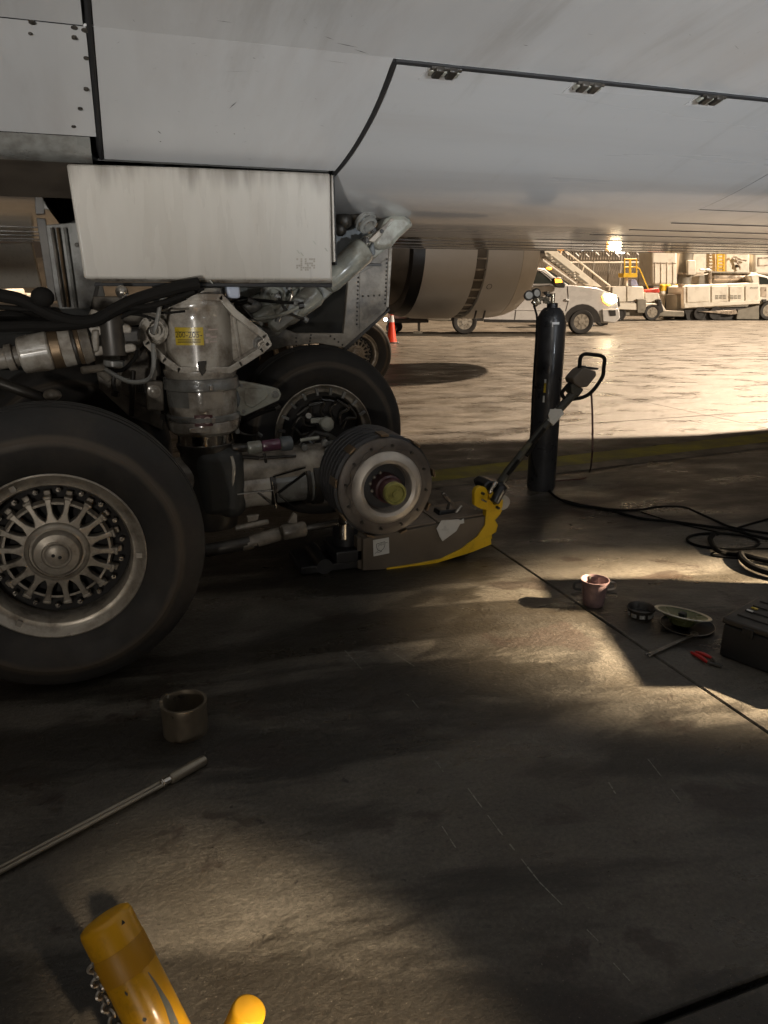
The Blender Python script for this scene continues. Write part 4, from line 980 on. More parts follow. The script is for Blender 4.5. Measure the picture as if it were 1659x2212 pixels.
# ---- far engine
EA, EZ = 16.0, 2.48
def Lu(u): return pA(u, 560, EA - 1.45).x
def eng(name, m, prof, n=64, cap=False, sharp=35):
    b = B(); b.lathe([(r, Lu(u)) for u, r in prof], (0, EA, EZ), (1, 0, 0), n, cap=cap); return b.obj(name, m, air, sharp=sharp)
eng('exhaust_nozzle', M['nozzle'], [(760, .62), (800, .80), (850, .98), (885, 1.12), (900, 1.18), (912, 1.19)], cap=True)
eng('engine_ring', M['black'], [(896, 1.10), (897, 1.36), (910, 1.40), (922, 1.42)])
eng('reverser_cowl', M['cowl'], [(920, 1.36), (920.5, 1.424), (950, 1.455), (990, 1.475), (1030, 1.48), (1032, 1.42)])
eng('reverser_gap', M['nozzle'], [(1026, 1.415), (1062, 1.42)])
for i in range(40):
    t = 2 * PI * i / 40
    b = B(); rot = Matrix.Rotation(t, 3, 'X'); b.box(Vector(((Lu(1033) + Lu(1054)) / 2, EA, EZ)) + rot @ Vector((0, 0, 1.42)), (Lu(1054) - Lu(1033), .03, .06), rot); b.obj('cascade_rib', M['gear_dirty'], air)
eng('fan_cowl', M['cowl'], [(1053, 1.40), (1054, 1.48), (1090, 1.49), (1118, 1.475), (1130, 1.465), (1131, 1.44)])
eng('intake_lip', M['cowl_lip'], [(1129, 1.44), (1131, 1.466), (1150, 1.43), (1166, 1.37), (1174, 1.30), (1176, 1.22), (1165, 1.10), (1130, 1.05)])
b = B(); b.lathe([(.052, 0), (.058, .003), (.064, 0)], Vector((Lu(1068), EA - 1.49 * math.cos(R(31.6)), EZ - 1.49 * math.sin(R(31.6)))), (0, -.85, -.52), 20, cap=False); b.obj('drain_port', M['dark_gear'], air)
for u, dz in ((1067, -1.30), (1087, -1.30)):
    b = B(); y_ = EA - math.sqrt(1.485 ** 2 - dz ** 2); c = Vector((Lu(u), y_, EZ + dz)); b.rod(c + Vector((0, 0, .02)), c + Vector((-.06, -.03, -.16)), .022, 8); b.obj('drain_mast', M['dark_gear'], air)
b = B(); b.prism([(Lu(1000), EA - .2, 3.7), (Lu(1000), EA - .2, 4.3), (1.5, EA - .2, 4.7), (1.0, EA - .2, 4.0), (Lu(880), EA - .2, 3.7)], (0, .45, 0)); b.obj('engine_pylon', M['cowl'], air, bev=.05)
b = B(); b.prism([(-9, 10.0, 3.0), (1.0, 10.0, 3.0), (2.6, 18.5, 4.1), (-5, 18.5, 4.1)], (0, 0, .5)); b.obj('far_wing', M['skin'], air, bev=.1)

# ================================================================== AXLE JACK under the bare brake
JA = 4.10
jb = pA(920, 1215, JA); jb.z = 0
jk = thing('axle_jack', 'low brown and yellow axle jack with a long tow handle under the bare brake', 'jack', jb)
def jq(name, m, pts, a, th, bev=0.0, parent=jk):
    b = B(); b.prism([pA(u, v, a) for u, v in pts], (0, th, 0)); return b.obj(name, m, parent, bev=bev, base=ORG[jk.name])
body_px = [(784, 1233), (784, 1164), (868, 1147), (945, 1133), (1051, 1114), (1055, 1118), (1053, 1134), (1045, 1150), (1031, 1166), (1014, 1180), (997, 1190), (952, 1211), (895, 1221), (837, 1230)]
jq('side_cover', M['jack_brown'], body_px, JA, .36, .004)
jq('end_cover', M['jack_brown'], ((773, 1228), (772, 1163), (786, 1162), (786, 1233)), JA + .03, .30, .004)
zt = pA(920, 1138, JA).z
def top_plate(name, m, u0, v0, u1, v1, lift, d0, d1, parent=jk):
    a_, e_ = pA(u0, v0, JA), pA(u1, v1, JA); b = B()
    b.prism([a_ + Vector((0, d0, lift)), e_ + Vector((0, d0, lift)), e_ + Vector((0, d1, lift)), a_ + Vector((0, d1, lift))], (0, 0, .012)); return b.obj(name, m, parent, bev=.003, base=ORG[jk.name])
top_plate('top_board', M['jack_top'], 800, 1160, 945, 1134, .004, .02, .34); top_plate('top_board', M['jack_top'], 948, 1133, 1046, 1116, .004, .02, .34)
yel = [(836, 1232), (836, 1228), (895, 1219), (952, 1208), (997, 1186), (1031, 1160), (1048, 1135), (1050, 1110), (1053, 1080), (1060, 1078), (1087, 1080), (1086, 1094), (1078, 1111), (1067, 1124), (1073, 1134), (1069, 1150), (1060, 1155), (1062, 1176), (1020, 1193), (943, 1217)]
jq('frame_plate', M['jack_yellow'], yel, JA - .012, .05, .003)
jq('frame_plate', M['jack_yellow'], [(u + 3, v) for u, v in yel], JA + .30, .05, .003)
jq('head_plate', M['jack_yellow'], ((1025, 1092), (1025, 1064), (1029, 1055), (1038, 1051), (1048, 1053), (1055, 1062), (1054, 1076), (1053, 1102), (1040, 1100)), JA - .03, .04, .004)
jq('head_plate', M['jack_yellow'], ((1056, 1070), (1066, 1062), (1068, 1072), (1060, 1082)), JA - .04, .03, .003)
b = B(); c = pA(1087, 1086, JA + .1); b.lathe([(.02, 0), (.05, .0), (.053, .01), (.053, .04), (.05, .05), (.02, .05)], c, (0, 1, 0), 24); b.obj('roller', M['gauge'], jk, base=ORG[jk.name])
for (u, v, r) in ((1043, 1066, .010), (1076, 1097, .009)): 
    c = pA(u, v, JA - .04); b = B(); b.cyl(c + Vector((0, .02, 0)), c + Vector((0, -.012, 0)), r, n=8); b.obj('bolt', M['dark_gear'], jk, base=ORG[jk.name])
b = B(); b.rod(pA(1040, 1079, JA - .05), pA(1051, 1084, JA - .05), .006, 8); b.obj('pin', M['steel'], jk, base=ORG[jk.name])
jq('pivot_block', M['black'], ((1044, 1048), (1058, 1038), (1090, 1045), (1098, 1056), (1080, 1090), (1066, 1092), (1062, 1076), (1052, 1066)), JA - .02, .16, .012)
b = B(); b.rod(pA(1056, 1066, JA - .05), pA(1072, 1040, JA - .04), .014, 10); b.obj('valve_stem', M['steel'], jk, base=ORG[jk.name])
b = B(); b.rod(pA(1088, 1043, JA - .05), pA(1100, 1056, JA - .05), .007, 8); b.obj('valve_stem', M['steel'], jk, base=ORG[jk.name])
b = B(); b.rod(pA(1066, 1086, JA - .06), pA(1086, 1050, JA - .05), .03, 14); b.obj('pump_body', M['black'], jk, base=ORG[jk.name])
HB = JA + .05
b = B(); b.tube([pA(1076, 1052, HB), pA(1096, 1020, HB), pA(1140, 965, HB), pA(1190, 905, HB), pA(1240, 848, HB)], [.030, .028, .026, .026, .030], 14); b.obj('tow_handle', M['grip'], jk, base=ORG[jk.name])
b = B()
for (p, q) in (((1096, 1026), (1120, 994)), ((1150, 958), (1176, 926)), ((1136, 985), (1160, 950))):
    b.tube([pA(*p, HB - .022), pA(*q, HB - .022)], .014, 8)
b.obj('handle_hose', M['hose'], jk, base=ORG[jk.name])
b = B(); b.tube([pA(1186, 913, HB), pA(1206, 889, HB)], .0325, 14); b.obj('tape_wrap', M['paper'], jk, base=ORG[jk.name])
b = B(); b.prism([pA(u, v, HB - .034) for u, v in ((1185, 896), (1189, 884), (1213, 884), (1219, 893), (1196, 918), (1188, 910))], (0, .006, 0)); b.obj('tape_flap', M['paper'], jk, base=ORG[jk.name])
loop = [(1222, 862), (1214, 850), (1222, 838), (1236, 823), (1249, 806), (1252, 790), (1254, 773), (1263, 765), (1280, 766), (1299, 769), (1306, 777), (1304, 795), (1302, 812), (1290, 832), (1274, 850), (1256, 859), (1236, 862)]
b = B(); b.tube(spline([pA(u, v, HB) for u, v in loop], 5, closed=True), .0125, 10, closed=True); b.obj('handle_loop', M['hose'], jk, base=ORG[jk.name])
jq('control_box', M['jack_brown'], ((1255, 799), (1264, 794), (1288, 802), (1289, 812), (1270, 836), (1254, 838), (1240, 828), (1238, 818)), HB - .05, .10, .008)
jq('control_trigger', M['black'], ((1262, 794), (1266, 791), (1294, 795), (1292, 799), (1270, 798)), HB - .02, .05, .003)
jq('control_housing', M['grip'], ((1234, 832), (1246, 826), (1262, 842), (1250, 858), (1234, 850)), HB - .03, .07, .008)
# control valve on the cover's top
vb = JA + .12
jq('valve_block', M['black'], ((946, 1124), (950, 1104), (985, 1101), (996, 1108), (994, 1124), (960, 1128)), vb, .10, .008)
b = B(); b.tube([pA(966, 1104, vb + .03), pA(970, 1086, vb + .03), pA(958, 1068, vb + .03)], .010, 8); b.obj('valve_stem', M['dark_gear'], jk, base=ORG[jk.name])
jq('valve_lever', M['steel'], ((955, 1068), (960, 1064), (986, 1090), (988, 1096), (980, 1094), (962, 1078)), vb, .02, .003)
b = B(); b.rod(pA(984, 1108, vb), pA(998, 1092, vb), .012, 10); b.obj('valve_stem', M['steel'], jk, base=ORG[jk.name])
# crumpled white tag and printed label
b = B(); tg = [(943, 1142), (954, 1124), (990, 1122), (996, 1124), (1002, 1120), (1003, 1130), (994, 1132), (986, 1147), (974, 1156), (956, 1169), (950, 1160)]
b.prism([pA(u, v, JA - .012 - .008 * (i % 2)) for i, (u, v) in enumerate(tg)], (0, .003, 0)); b.obj('paper_tag', M['paper'], jk, base=ORG[jk.name])
jq('label', M['paper'], ((806, 1167), (840, 1161), (841, 1195), (807, 1202)), JA - .003, .003)
lc = pA(823, 1180, JA - .0045); kl = sc(lc)
fl = lambda x, y: lc + Vector((x, 0, y + x * .17))
text('label_text', 'JMDS', 6.2 * kl, M['ink'], jk, lambda x, y: fl(x + .5 * kl, y + 3.5 * kl), .95)
sh = [(-10, 8), (9, 8), (9, 0), (6, -7), (0, -11), (-7, -7), (-10, 0)]
b = B()
for i in range(len(sh)):
    p_, q_ = Vector((*sh[i], 0)), Vector((*sh[(i + 1) % len(sh)], 0)); d_ = (q_ - p_).normalized(); e_ = Vector((-d_.y, d_.x, 0)) * .55
    b.add([fl(*(x * kl for x in (p_ - e_)[:2])), fl(*(x * kl for x in (q_ - e_)[:2])), fl(*(x * kl for x in (q_ + e_)[:2])), fl(*(x * kl for x in (p_ + e_)[:2]))], [(0, 1, 2, 3)])
for (x0_, y0_, x1_, y1_) in ((-14, -13, -6, -9), (-8, -13, 2, -12), (10, 5, 15, 4)):
    b.add([fl(x * kl, y * kl) for x, y in ((x0_, y0_ - .5), (x1_, y1_ - .5), (x1_, y1_ + .5), (x0_, y0_ + .5))], [(0, 1, 2, 3)])
b.obj('label_emblem', M['ink'], jk, base=ORG[jk.name])
# lifting ram up to the axle
b = B(); b.cyl((FX - .02, SA - .02, .26), (FX - .02, SA - .02, FZ - .10), .045, n=20); b.obj('lift_ram', M['chrome'], jk, base=ORG[jk.name])
b = B(); b.cyl((FX - .02, SA - .02, .02), (FX - .02, SA - .02, .27), .085, n=24); b.obj('ram_cylinder', M['black'], jk, base=ORG[jk.name])
b = B(); b.cyl(pA(741, 1132, 3.95), pA(741, 1164, 3.95), .022, n=14); b.obj('guide_rod', M['chrome'], jk, base=ORG[jk.name])
b = B(); b.box((FX + .12, SA - .02, .10), (.5, .3, .08)); b.obj('ram_base', M['black'], jk, bev=.01, base=ORG[jk.name])
b = B(); b.box((FX + .1, SA + .02, .035), (.9, .34, .05)); b.obj('base_plate', M['black'], jk, bev=.006, base=ORG[jk.name])
for x in (FX - .2, FX + .75):
    b = B(); b.cyl((x, SA - .16, .05), (x, SA + .18, .05), .05, n=16); b.obj('caster', M['black'], jk, base=ORG[jk.name])

# ================================================================== GAS CYLINDER
gp = pz(1168, 1056); gy = gp.y
gc = thing('gas_cylinder', 'tall black gas cylinder with pressure gauges standing behind the jack handle', 'gas cylinder', gp)
gk = sc(gp + Vector((0, 0, .7))); gr = .122
def gz(v): return pA(1178, v, gy).z
H1 = gz(700); H2 = gz(664)
b = B(); b.lathe([(gr * .92, 0), (gr, .03), (gr, H1 - .02), (gr * .985, H1 + .015), (gr * .90, H1 + .06), (gr * .72, H1 + .105), (gr * .50, H1 + .13), (gr * .40, H2 - .01), (gr * .38, H2)], gp, (0, 0, 1), 48)
b.obj('cylinder_body', M['cyl'], gc, sharp=50)
b = B(); b.lathe([(.042, H2 - .015), (.045, H2), (.045, H2 + .03), (.036, H2 + .035)], gp, (0, 0, 1), 24); b.obj('neck_ring', M['black'], gc)
b = B(); b.cyl(gp + Vector((.045, -.01, H2 - .01)), gp + Vector((.062, -.012, H2 - .03)), .014, n=10); b.obj('relief_plug', M['red'], gc)
gb = ORG[gc.name]
def gq(u, v, da=0.0): return pA(u, v, gy - da)
b = B(); b.cyl(gp + Vector((0, 0, H2 + .03)), gp + Vector((0, 0, H2 + .11)), .017, n=12); b.cyl(gq(1182, 645), gq(1184, 630), .018, n=10); b.obj('valve_body', M['brass'], gc)
b = B(); b.lathe([(.012, 0), (.038, 0), (.042, .008), (.038, .018), (.012, .02)], gq(1181, 638), (.35, -.3, 1), 14); b.obj('hand_wheel', M['dark_gear'], gc)
b = B(); b.rod(gq(1140, 641), gq(1186, 648), .016, 10); b.rod(gq(1160, 638), gq(1164, 658), .020, 10); b.rod(gq(1150, 650), gq(1160, 660), .02, 10); b.obj('regulator_body', M['brass'], gc)
for (u, v, d) in ((1143, 638, (-.35, -.9, .15)), (1160, 633, (.1, -1, .2))):
    c = gq(u, v, .05); b = B(); b.lathe([(.034, -.03), (.040, -.025), (.040, .0), (.037, .004), (.034, .001)], c, d, 24); g_ = b.obj('gauge', M['dark_gear'], gc)
    b = B(); b.lathe([(.034, .0005), (.001, .003)], c, d, 24, cap=False); b.obj('gauge_dial', M['gauge'], g_, base=gb)
b = B(); b.rod(gq(1172, 632), gq(1192, 636), .008, 8); b.rod(gq(1174, 652), gq(1190, 654), .012, 8); b.obj('regulator_key', M['brass'], gc)
hp = [gq(1153, 660, .02), gq(1157, 672, .03), gq(1160, 690, gr + .012), gq(1158, 740, gr + .012), gq(1154, 800, gr + .012), gq(1150, 870, gr + .012), gq(1149, 930, gr + .014), gq(1150, 990, gr + .014), gq(1160, 1030, gr + .02)]
b = B(); b.tube(spline(hp, 8), .009, 8); b.obj('hose', M['hose'], gc)
def gwrap(du, v, wpx, hpx, m, name):
    x0_ = du * gk; xs = lin(-wpx * gk / 2, wpx * gk / 2, 6); z_ = gz(v); rr_ = gr + .0015
    f_ = lambda x, y: (gp.x + rr_ * math.sin((x0_ + x) / rr_), gp.y - rr_ * math.cos((x0_ + x) / rr_), z_ + y)
    b = B(); b.strip([f_(x, -hpx * gk / 2) for x in xs], [f_(x, hpx * gk / 2) for x in xs]); b.obj(name, m, gc)
gwrap(-8, 697, 15, 5, M['white_tape'], 'label'); 
b = B()
for v, m in ((828, 0), (842, 1), (856, 0)):
    pass
gwrap(-22, 834, 4.5, 20, M['placard_yellow'], 'label'); gwrap(-23, 858, 4, 14, M['paper'], 'label'); gwrap(-22, 820, 4, 8, M['paper'], 'label')
#PART4
# ================================================================== CABLES ON THE GROUND
def cable(label, pts, r, m='hose', group=None, k=7, name='cable', closed=False):
    P_ = []
    for q in pts:
        z = q[2] if len(q) > 2 else r
        P_.append(pz(q[0], q[1], z))
    b = B(); b.tube(spline(P_, k, closed), r, 8, closed=closed); o = b.obj(name, M[m]); tag(o, label, 'cable', group); return o
CG = 'black cables on the concrete'
cable('black hose from the foot of the gas cylinder curving to the right edge', ((1160, 1032, .05), (1168, 1040), (1184, 1058), (1205, 1076), (1240, 1090), (1300, 1098), (1382, 1119), (1449, 1126), (1515, 1135), (1582, 1144), (1632, 1158), (1700, 1172)), .010, group=CG)
cable('black cable arching highest above the loose coil', ((1215, 1080), (1262, 1092), (1330, 1101), (1382, 1101), (1415, 1096, .03), (1449, 1094, .05), (1482, 1097, .05), (1515, 1111, .03), (1549, 1126), (1582, 1139), (1659, 1152), (1720, 1160)), .009, group=CG)
cable('thin black cord crossing under the thicker cables by the coil', ((1385, 1106), (1432, 1121), (1470, 1132), (1515, 1142), (1549, 1149), (1556, 1152), (1548, 1156)), .005, group=CG)
ring = [(1562 + 78 * math.cos(t), 1169 + 17 * math.sin(t) + 4 * math.cos(t)) for t in lin(0, 2 * PI, 16)[:-1]]
cable('flat oval loop of dark cable lying among the cables at the right', ring, .009, group=CG, closed=True)
cable('thick black hose bending from the coil toward the right edge', ((1540, 1155, .03), (1534, 1164, .03), (1541, 1180, .03), (1553, 1190, .03), (1570, 1194), (1601, 1198, .02), (1640, 1208, .02), (1700, 1219, .02)), .018, group=CG)
cable('thickest black hose nearest the viewer at the right edge', ((1600, 1196, .03), (1605, 1208, .03), (1624, 1223, .03), (1659, 1236, .03), (1720, 1250, .03)), .022, group=CG)
cable('short dark cord leaving the cables toward the upper right', ((1588, 1142), (1620, 1132), (1659, 1121), (1700, 1108)), .008, group=CG)
cable('thin cord in a small hook below the oval loop', ((1545, 1192), (1536, 1198), (1550, 1202), (1590, 1206), (1604, 1205), (1580, 1194), (1560, 1186)), .006, group=CG)
cable('thin dark cord wandering flat at the right edge below the loops', ((1612, 1187), (1640, 1185), (1700, 1186)), .006, group=CG)
# cord hanging from the jack's handle
P_ = [pA(1277, 848, HB + .02), pA(1279, 880, HB), pA(1280, 940, HB - .01), pA(1279, 985, HB - .02)]
P_ += [pz(1274, 1018, .02), pz(1262, 1033, .008), pz(1235, 1036, .008), pz(1200, 1039, .008)]
b = B(); b.tube(spline(P_, 7), .0065, 8); o = b.obj('cable', mat('dark_red_cord', (.05, .014, .012), .5)); tag(o, 'dark red cord hanging from the jack handle down to the concrete', 'cable', CG)

# ================================================================== SMALL THINGS ON THE GROUND
# added unseen cart, standing in for whatever casts the shadow across bucket and dishes
tc_p = cw(3.0, 3.47)
tc = thing('tool_cart', 'tall grey tool cart with drawers standing beyond the black case', 'tool cart', tc_p)
rt_ = Matrix.Rotation(-YAW, 3, 'Z')
def tcb(name, m, x, y, z, sx, sy, sz_, bev=.01, parent=tc):
    b = B(); b.box(tc_p + cw(x, y, z), (sx, sy, sz_), rt_); return b.obj(name, m, parent, bev=bev, base=ORG[tc.name])
tcb('cabinet', M['grey_gse'], 0, 0, .40, .55, 1.14, .56)
tcb('top_tray', M['black'], 0, 0, .70, .58, 1.18, .04); tcb('top_box', M['grey_gse'], .0, .35, .79, .34, .42, .14)
for k in range(4):
    d_ = tcb('drawer', M['slate'], -.28, 0, .20 + k * .135, .02, 1.06, .12, .004); tcb('handle', M['steel'], -.30, 0, .24 + k * .135, .015, .5, .015, .003, d_)
for x in (-.2, .2):
    for y in (-.48, .48):
        b = B(); c_ = tc_p + cw(x, y, .07); b.cyl(c_ - cw(.02, 0), c_ + cw(.02, 0), .07, n=16); b.obj('caster', M['black'], tc, base=ORG[tc.name]); tcb('caster_fork', M['steel'], x, y, .12, .03, .05, .06, 0)
# bucket
bp_ = pz(1281, 1305); kb = sc(bp_)
bk = thing('bucket', 'copper pink metal bucket with clip handles standing on the joint', 'bucket', bp_)
hb_ = .150
b = B(); b.lathe([(.054, 0), (.057, .004), (.060, .03), (.071, hb_ - .012), (.077, hb_ - .010), (.079, hb_), (.074, hb_), (.069, hb_ - .01), (.056, .02), (.001, .016)], bp_, (0, 0, 1), 40); b.obj('bucket_body', M['bucket'], bk)
ex = cw(1, 0)
for s in (-1, 1):
    c = bp_ + ex * s * .082 + Vector((0, 0, .112)); b = B(); b.tube(spline([c + Vector((0, 0, .02)), c + ex * s * .028 + Vector((0, 0, .014)), c + ex * s * .03 + Vector((0, 0, -.016)), c + ex * -s * .008 + Vector((0, 0, -.025))], 5), .007, 8); b.obj('handle', M['black'] if s < 0 else M['steel'], bk)
    b = B(); b.rod(c + ex * -s * .008 + Vector((0, 0, -.04)), c + ex * s * .045 + Vector((0, 0, -.05)), .006, 8); b.obj('clip', M['dark_gear'], bk)
b = B(); b.box(bp_ + cw(-.01, .066, .105), (.012, .006, .075)); b.obj('inner_strap', M['steel'], bk)
# bearing cup
bp2 = pz(1383, 1330)
bw = thing('bearing_cup', 'small round bearing cup with pale notched foot beside the green dish', 'bearing cup', bp2)
b = B(); b.lathe([(.056, 0), (.060, .006), (.066, .030), (.074, .040), (.076, .050), (.071, .054), (.066, .046), (.052, .018), (.0005, .016)], bp2, (0, 0, 1), 36); b.obj('cup', M['dark_gear'], bw)
for i in range(9):
    t = 2 * PI * i / 9; rot = Matrix.Rotation(t, 3, 'Z'); b = B(); b.box(bp2 + rot @ Vector((.0645, 0, .018)), (.010, .030, .022), rot); b.obj('foot_block', M['gear_grey'], bw, bev=.003)
# black tray and the green dish on it
bp3 = pz(1484, 1354)
ty = thing('tray', 'flat black round tray with a shiny edge under the green dish', 'tray', bp3)
b = B(); b.lathe([(.001, .004), (.112, .004), (.128, .012), (.134, .016), (.136, .012), (.126, .002), (.001, 0)], bp3, (0, 0, 1), 48); b.obj('tray_plate', M['black'], ty)
b = B(); b.tube([bp3 + Vector((.134 * math.cos(t), .134 * math.sin(t), .015)) for t in lin(0, 2 * PI, 48)[:-1]], .0022, 6, closed=True); b.obj('tray_rim', M['steel'], ty)
bp4 = pz(1470, 1349, .016)
ds_ = thing('green_dish', 'olive green dish with a pale metal rim resting on the black tray', 'dish', bp4)
axd = (Vector((0, 0, 1)) + cw(.16, .17)).normalized()
b = B(); b.lathe([(.050, -.004), (.056, .0), (.075, .026), (.126, .052), (.126, .056), (.075, .036), (.03, .028), (.001, .027)], bp4 + Vector((0, 0, .004)), axd, 48); b.obj('bowl', M['dish'], ds_)
b = B(); b.lathe([(.124, .049), (.140, .054), (.143, .058), (.140, .061), (.124, .058)], bp4 + Vector((0, 0, .004)), axd, 56, cap=False); b.obj('rim', M['dish_rim'], ds_)
b = B(); b.box(bp4 + axd * .05, (.034, .034, .03), Matrix.Rotation(.4, 3, 'Z')); nut = b.obj('hub_nut', M['black'], None, bev=.004); tag(nut, 'small black nut lying in the green dish', 'nut')
# spanner bar
p_, q_ = pz(1407, 1413, .008), pz(1500, 1371, .02)
sp_ = thing('spanner', 'thin steel spanner leaning from the concrete onto the tray edge', 'spanner', p_)
b = B(); d_ = (q_ - p_).normalized(); n_ = Vector((-d_.y, d_.x, 0)).normalized()
b.prism([p_ - n_ * .011, q_ - n_ * .008, q_ + n_ * .008, p_ + n_ * .011], (0, 0, .006)); b.obj('shaft', M['steel'], sp_, bev=.002)
b = B(); b.lathe([(.011, -.006), (.020, -.005), (.020, .005), (.011, .006)], q_ + Vector((0, 0, .004)), (0, 0, 1), 20, cap=False); b.obj('ring_end', M['steel'], sp_)
b = B(); b.prism([p_ - n_ * .016 - d_ * .03, p_ - n_ * .006 - d_ * .034, p_ - n_ * .006 - d_ * .01, p_ + n_ * .006 - d_ * .01, p_ + n_ * .006 - d_ * .034, p_ + n_ * .016 - d_ * .03, p_ + n_ * .012 + d_ * .01, p_ - n_ * .012 + d_ * .01], (0, 0, .007)); b.obj('jaw', M['steel'], sp_, bev=.002)
# pliers with red grips
pc = pz(1515, 1420)
pl = thing('pliers', 'pliers with two red grips lying beside the black case', 'pliers', pc)
j_ = pz(1541, 1432, .010)
for (u0, v0, u1, v1) in ((1493, 1409, 1528, 1431), (1502, 1408, 1538, 1422)):
    b = B(); P_ = spline([pz(u0, v0, .010), pz((u0 + u1) / 2 + 2, (v0 + v1) / 2 - 1, .014), pz(u1, v1, .012)], 5); b.tube(P_, [.006 + .004 * math.sin(PI * i / (len(P_) - 1)) for i in range(len(P_))], 8); b.obj('grip', M['red'], pl)
b = B(); b.tube([pz(1528, 1431, .012), pz(1545, 1436, .011), pz(1560, 1441, .009)], [.007, .009, .003], 8); b.tube([pz(1538, 1422, .012), pz(1546, 1434, .011), pz(1562, 1438, .009)], [.006, .008, .003], 8); b.obj('jaw', M['dark_gear'], pl)
# black tool case
cb = pz(1564, 1332, .205); cb.z = 0
cs = thing('tool_case', 'black hard tool case with a dusty ridged lid at the right edge', 'tool case', cb)
ch_ = .205
s_d = pz(1654, 1281, ch_) - pz(1564, 1332, ch_); s_d.z = 0; s_d = s_d.normalized(); f_ = Vector((s_d.y, -s_d.x, 0))
fl_, sl_ = .62, .42
rotc = Matrix((f_, s_d, Vector((0, 0, 1)))).transposed()
cc = cb + f_ * fl_ / 2 + s_d * sl_ / 2
b = B(); b.box(cc + Vector((0, 0, .085)), (fl_, sl_, .17), rotc); b.obj('case_body', M['case'], cs, bev=.012)
b = B(); b.box(cc + Vector((0, 0, .188)), (fl_ + .012, sl_ + .012, .030), rotc); lid = b.obj('case_lid', M['case_lid'], cs, bev=.008)
for k in range(4):
    b = B(); b.box(cc + s_d * (-.12 + k * .08) + Vector((0, 0, .206)), (fl_ - .06, .045, .008), rotc); b.obj('lid_rib', M['case_lid'], lid, bev=.003, base=ORG[cs.name])
for k in (.12, .45):
    b = B(); b.box(cb + f_ * k + s_d * -.006 + Vector((0, 0, .165)), (.05, .012, .05), rotc); b.obj('latch', M['case'], cs, bev=.003)
b = B(); b.box(pz(1630, 1314, .214), (.030, .016, .006), rotc); b.obj('lid_tag', M['placard_yellow'], lid, bev=.002, base=ORG[cs.name])
b = B(); b.box(pz(1620, 1319, .213), (.030, .014, .005), rotc); b.obj('lid_tag', M['paper'], lid, bev=.002, base=ORG[cs.name])
# axle nut socket
so = pz(402, 1578)
sk = thing('nut_socket', 'short wide bronze coloured tube socket standing in front of the wheel', 'socket', so)
hs = .135; rs_ = .088
rf = cw(-.6, .8)
b = B(); b.lathe([(rs_, 0), (rs_, hs - .03), (rs_ + .003, hs - .003), (rs_ + .002, hs), (rs_ - .008, hs), (rs_ - .010, hs - .01), (rs_ - .010, .01), (.001, .008)], so, (0, 0, 1), 48, ref=rf, skip=lambda j, t: False); b.obj('tube', M['tan_metal'], sk)
b = B()
for i in range(5):
    t = .55 + i * .12; d_ = rf * math.cos(t) + Vector((0, 0, 1)).cross(rf) * math.sin(t)
    b.box(so + d_ * (rs_ - .003) + Vector((0, 0, hs + .004)), (.014, .018, .012), Matrix.Rotation(math.atan2(d_.y, d_.x), 3, 'Z'))
b.obj('lug', M['tan_metal'], sk, bev=.002)
b = B(); t = .48; d_ = rf * math.cos(t) + Vector((0, 0, 1)).cross(rf) * math.sin(t); b.box(so + d_ * (rs_ - .003) + Vector((0, 0, hs - .012)), (.014, .010, .04), Matrix.Rotation(math.atan2(d_.y, d_.x), 3, 'Z')); b.obj('key', M['dish_rim'], sk, bev=.002)
# torque wrench
w0_, w1_ = pz(444, 1640, .020), pz(366, 1684, .020); w2_ = pz(-80, 1922, .016)
tw = thing('torque_wrench', 'long satin steel torque wrench lying on the concrete below the socket', 'torque wrench', Vector((w1_.x, w1_.y, 0)))
b = B(); b.rod(w0_, w1_, .0195, 20, .5); b.obj('grip', M['wrench'], tw)
b = B(); b.cyl(w1_ + (w0_ - w1_) * .02, w1_ + (w2_ - w1_) * .05, .013, n=16); b.obj('collar', M['chrome'], tw)
d_ = (w2_ - w1_).normalized(); n_ = Vector((-d_.y, d_.x, 0)).normalized()
for s in (-1, 1):
    b = B(); b.tube([w1_ + d_ * .03 + n_ * s * .009, w2_ + n_ * s * .009], .0072, 10); b.obj('shaft', M['wrench'], tw)
b = B(); b.box((w1_ + w2_) / 2 + d_ * .02, ((w2_ - w1_).length, .012, .006), Matrix.Rotation(math.atan2(d_.y, d_.x), 3, 'Z')); b.obj('web', M['tan_metal'], tw)
b = B(); b.tube([w1_ + d_ * .028 + Vector((n_.x * math.cos(t) * .016, n_.y * math.cos(t) * .016, math.sin(t) * .016)) for t in lin(0, 2 * PI, 16)[:-1]], .003, 6, closed=True); b.obj('lock_ring', M['chrome'], tw)
b = B(); b.box(w2_ + d_ * .03, (.09, .04, .03), Matrix.Rotation(math.atan2(d_.y, d_.x), 3, 'Z')); b.obj('head', M['wrench'], tw, bev=.006)
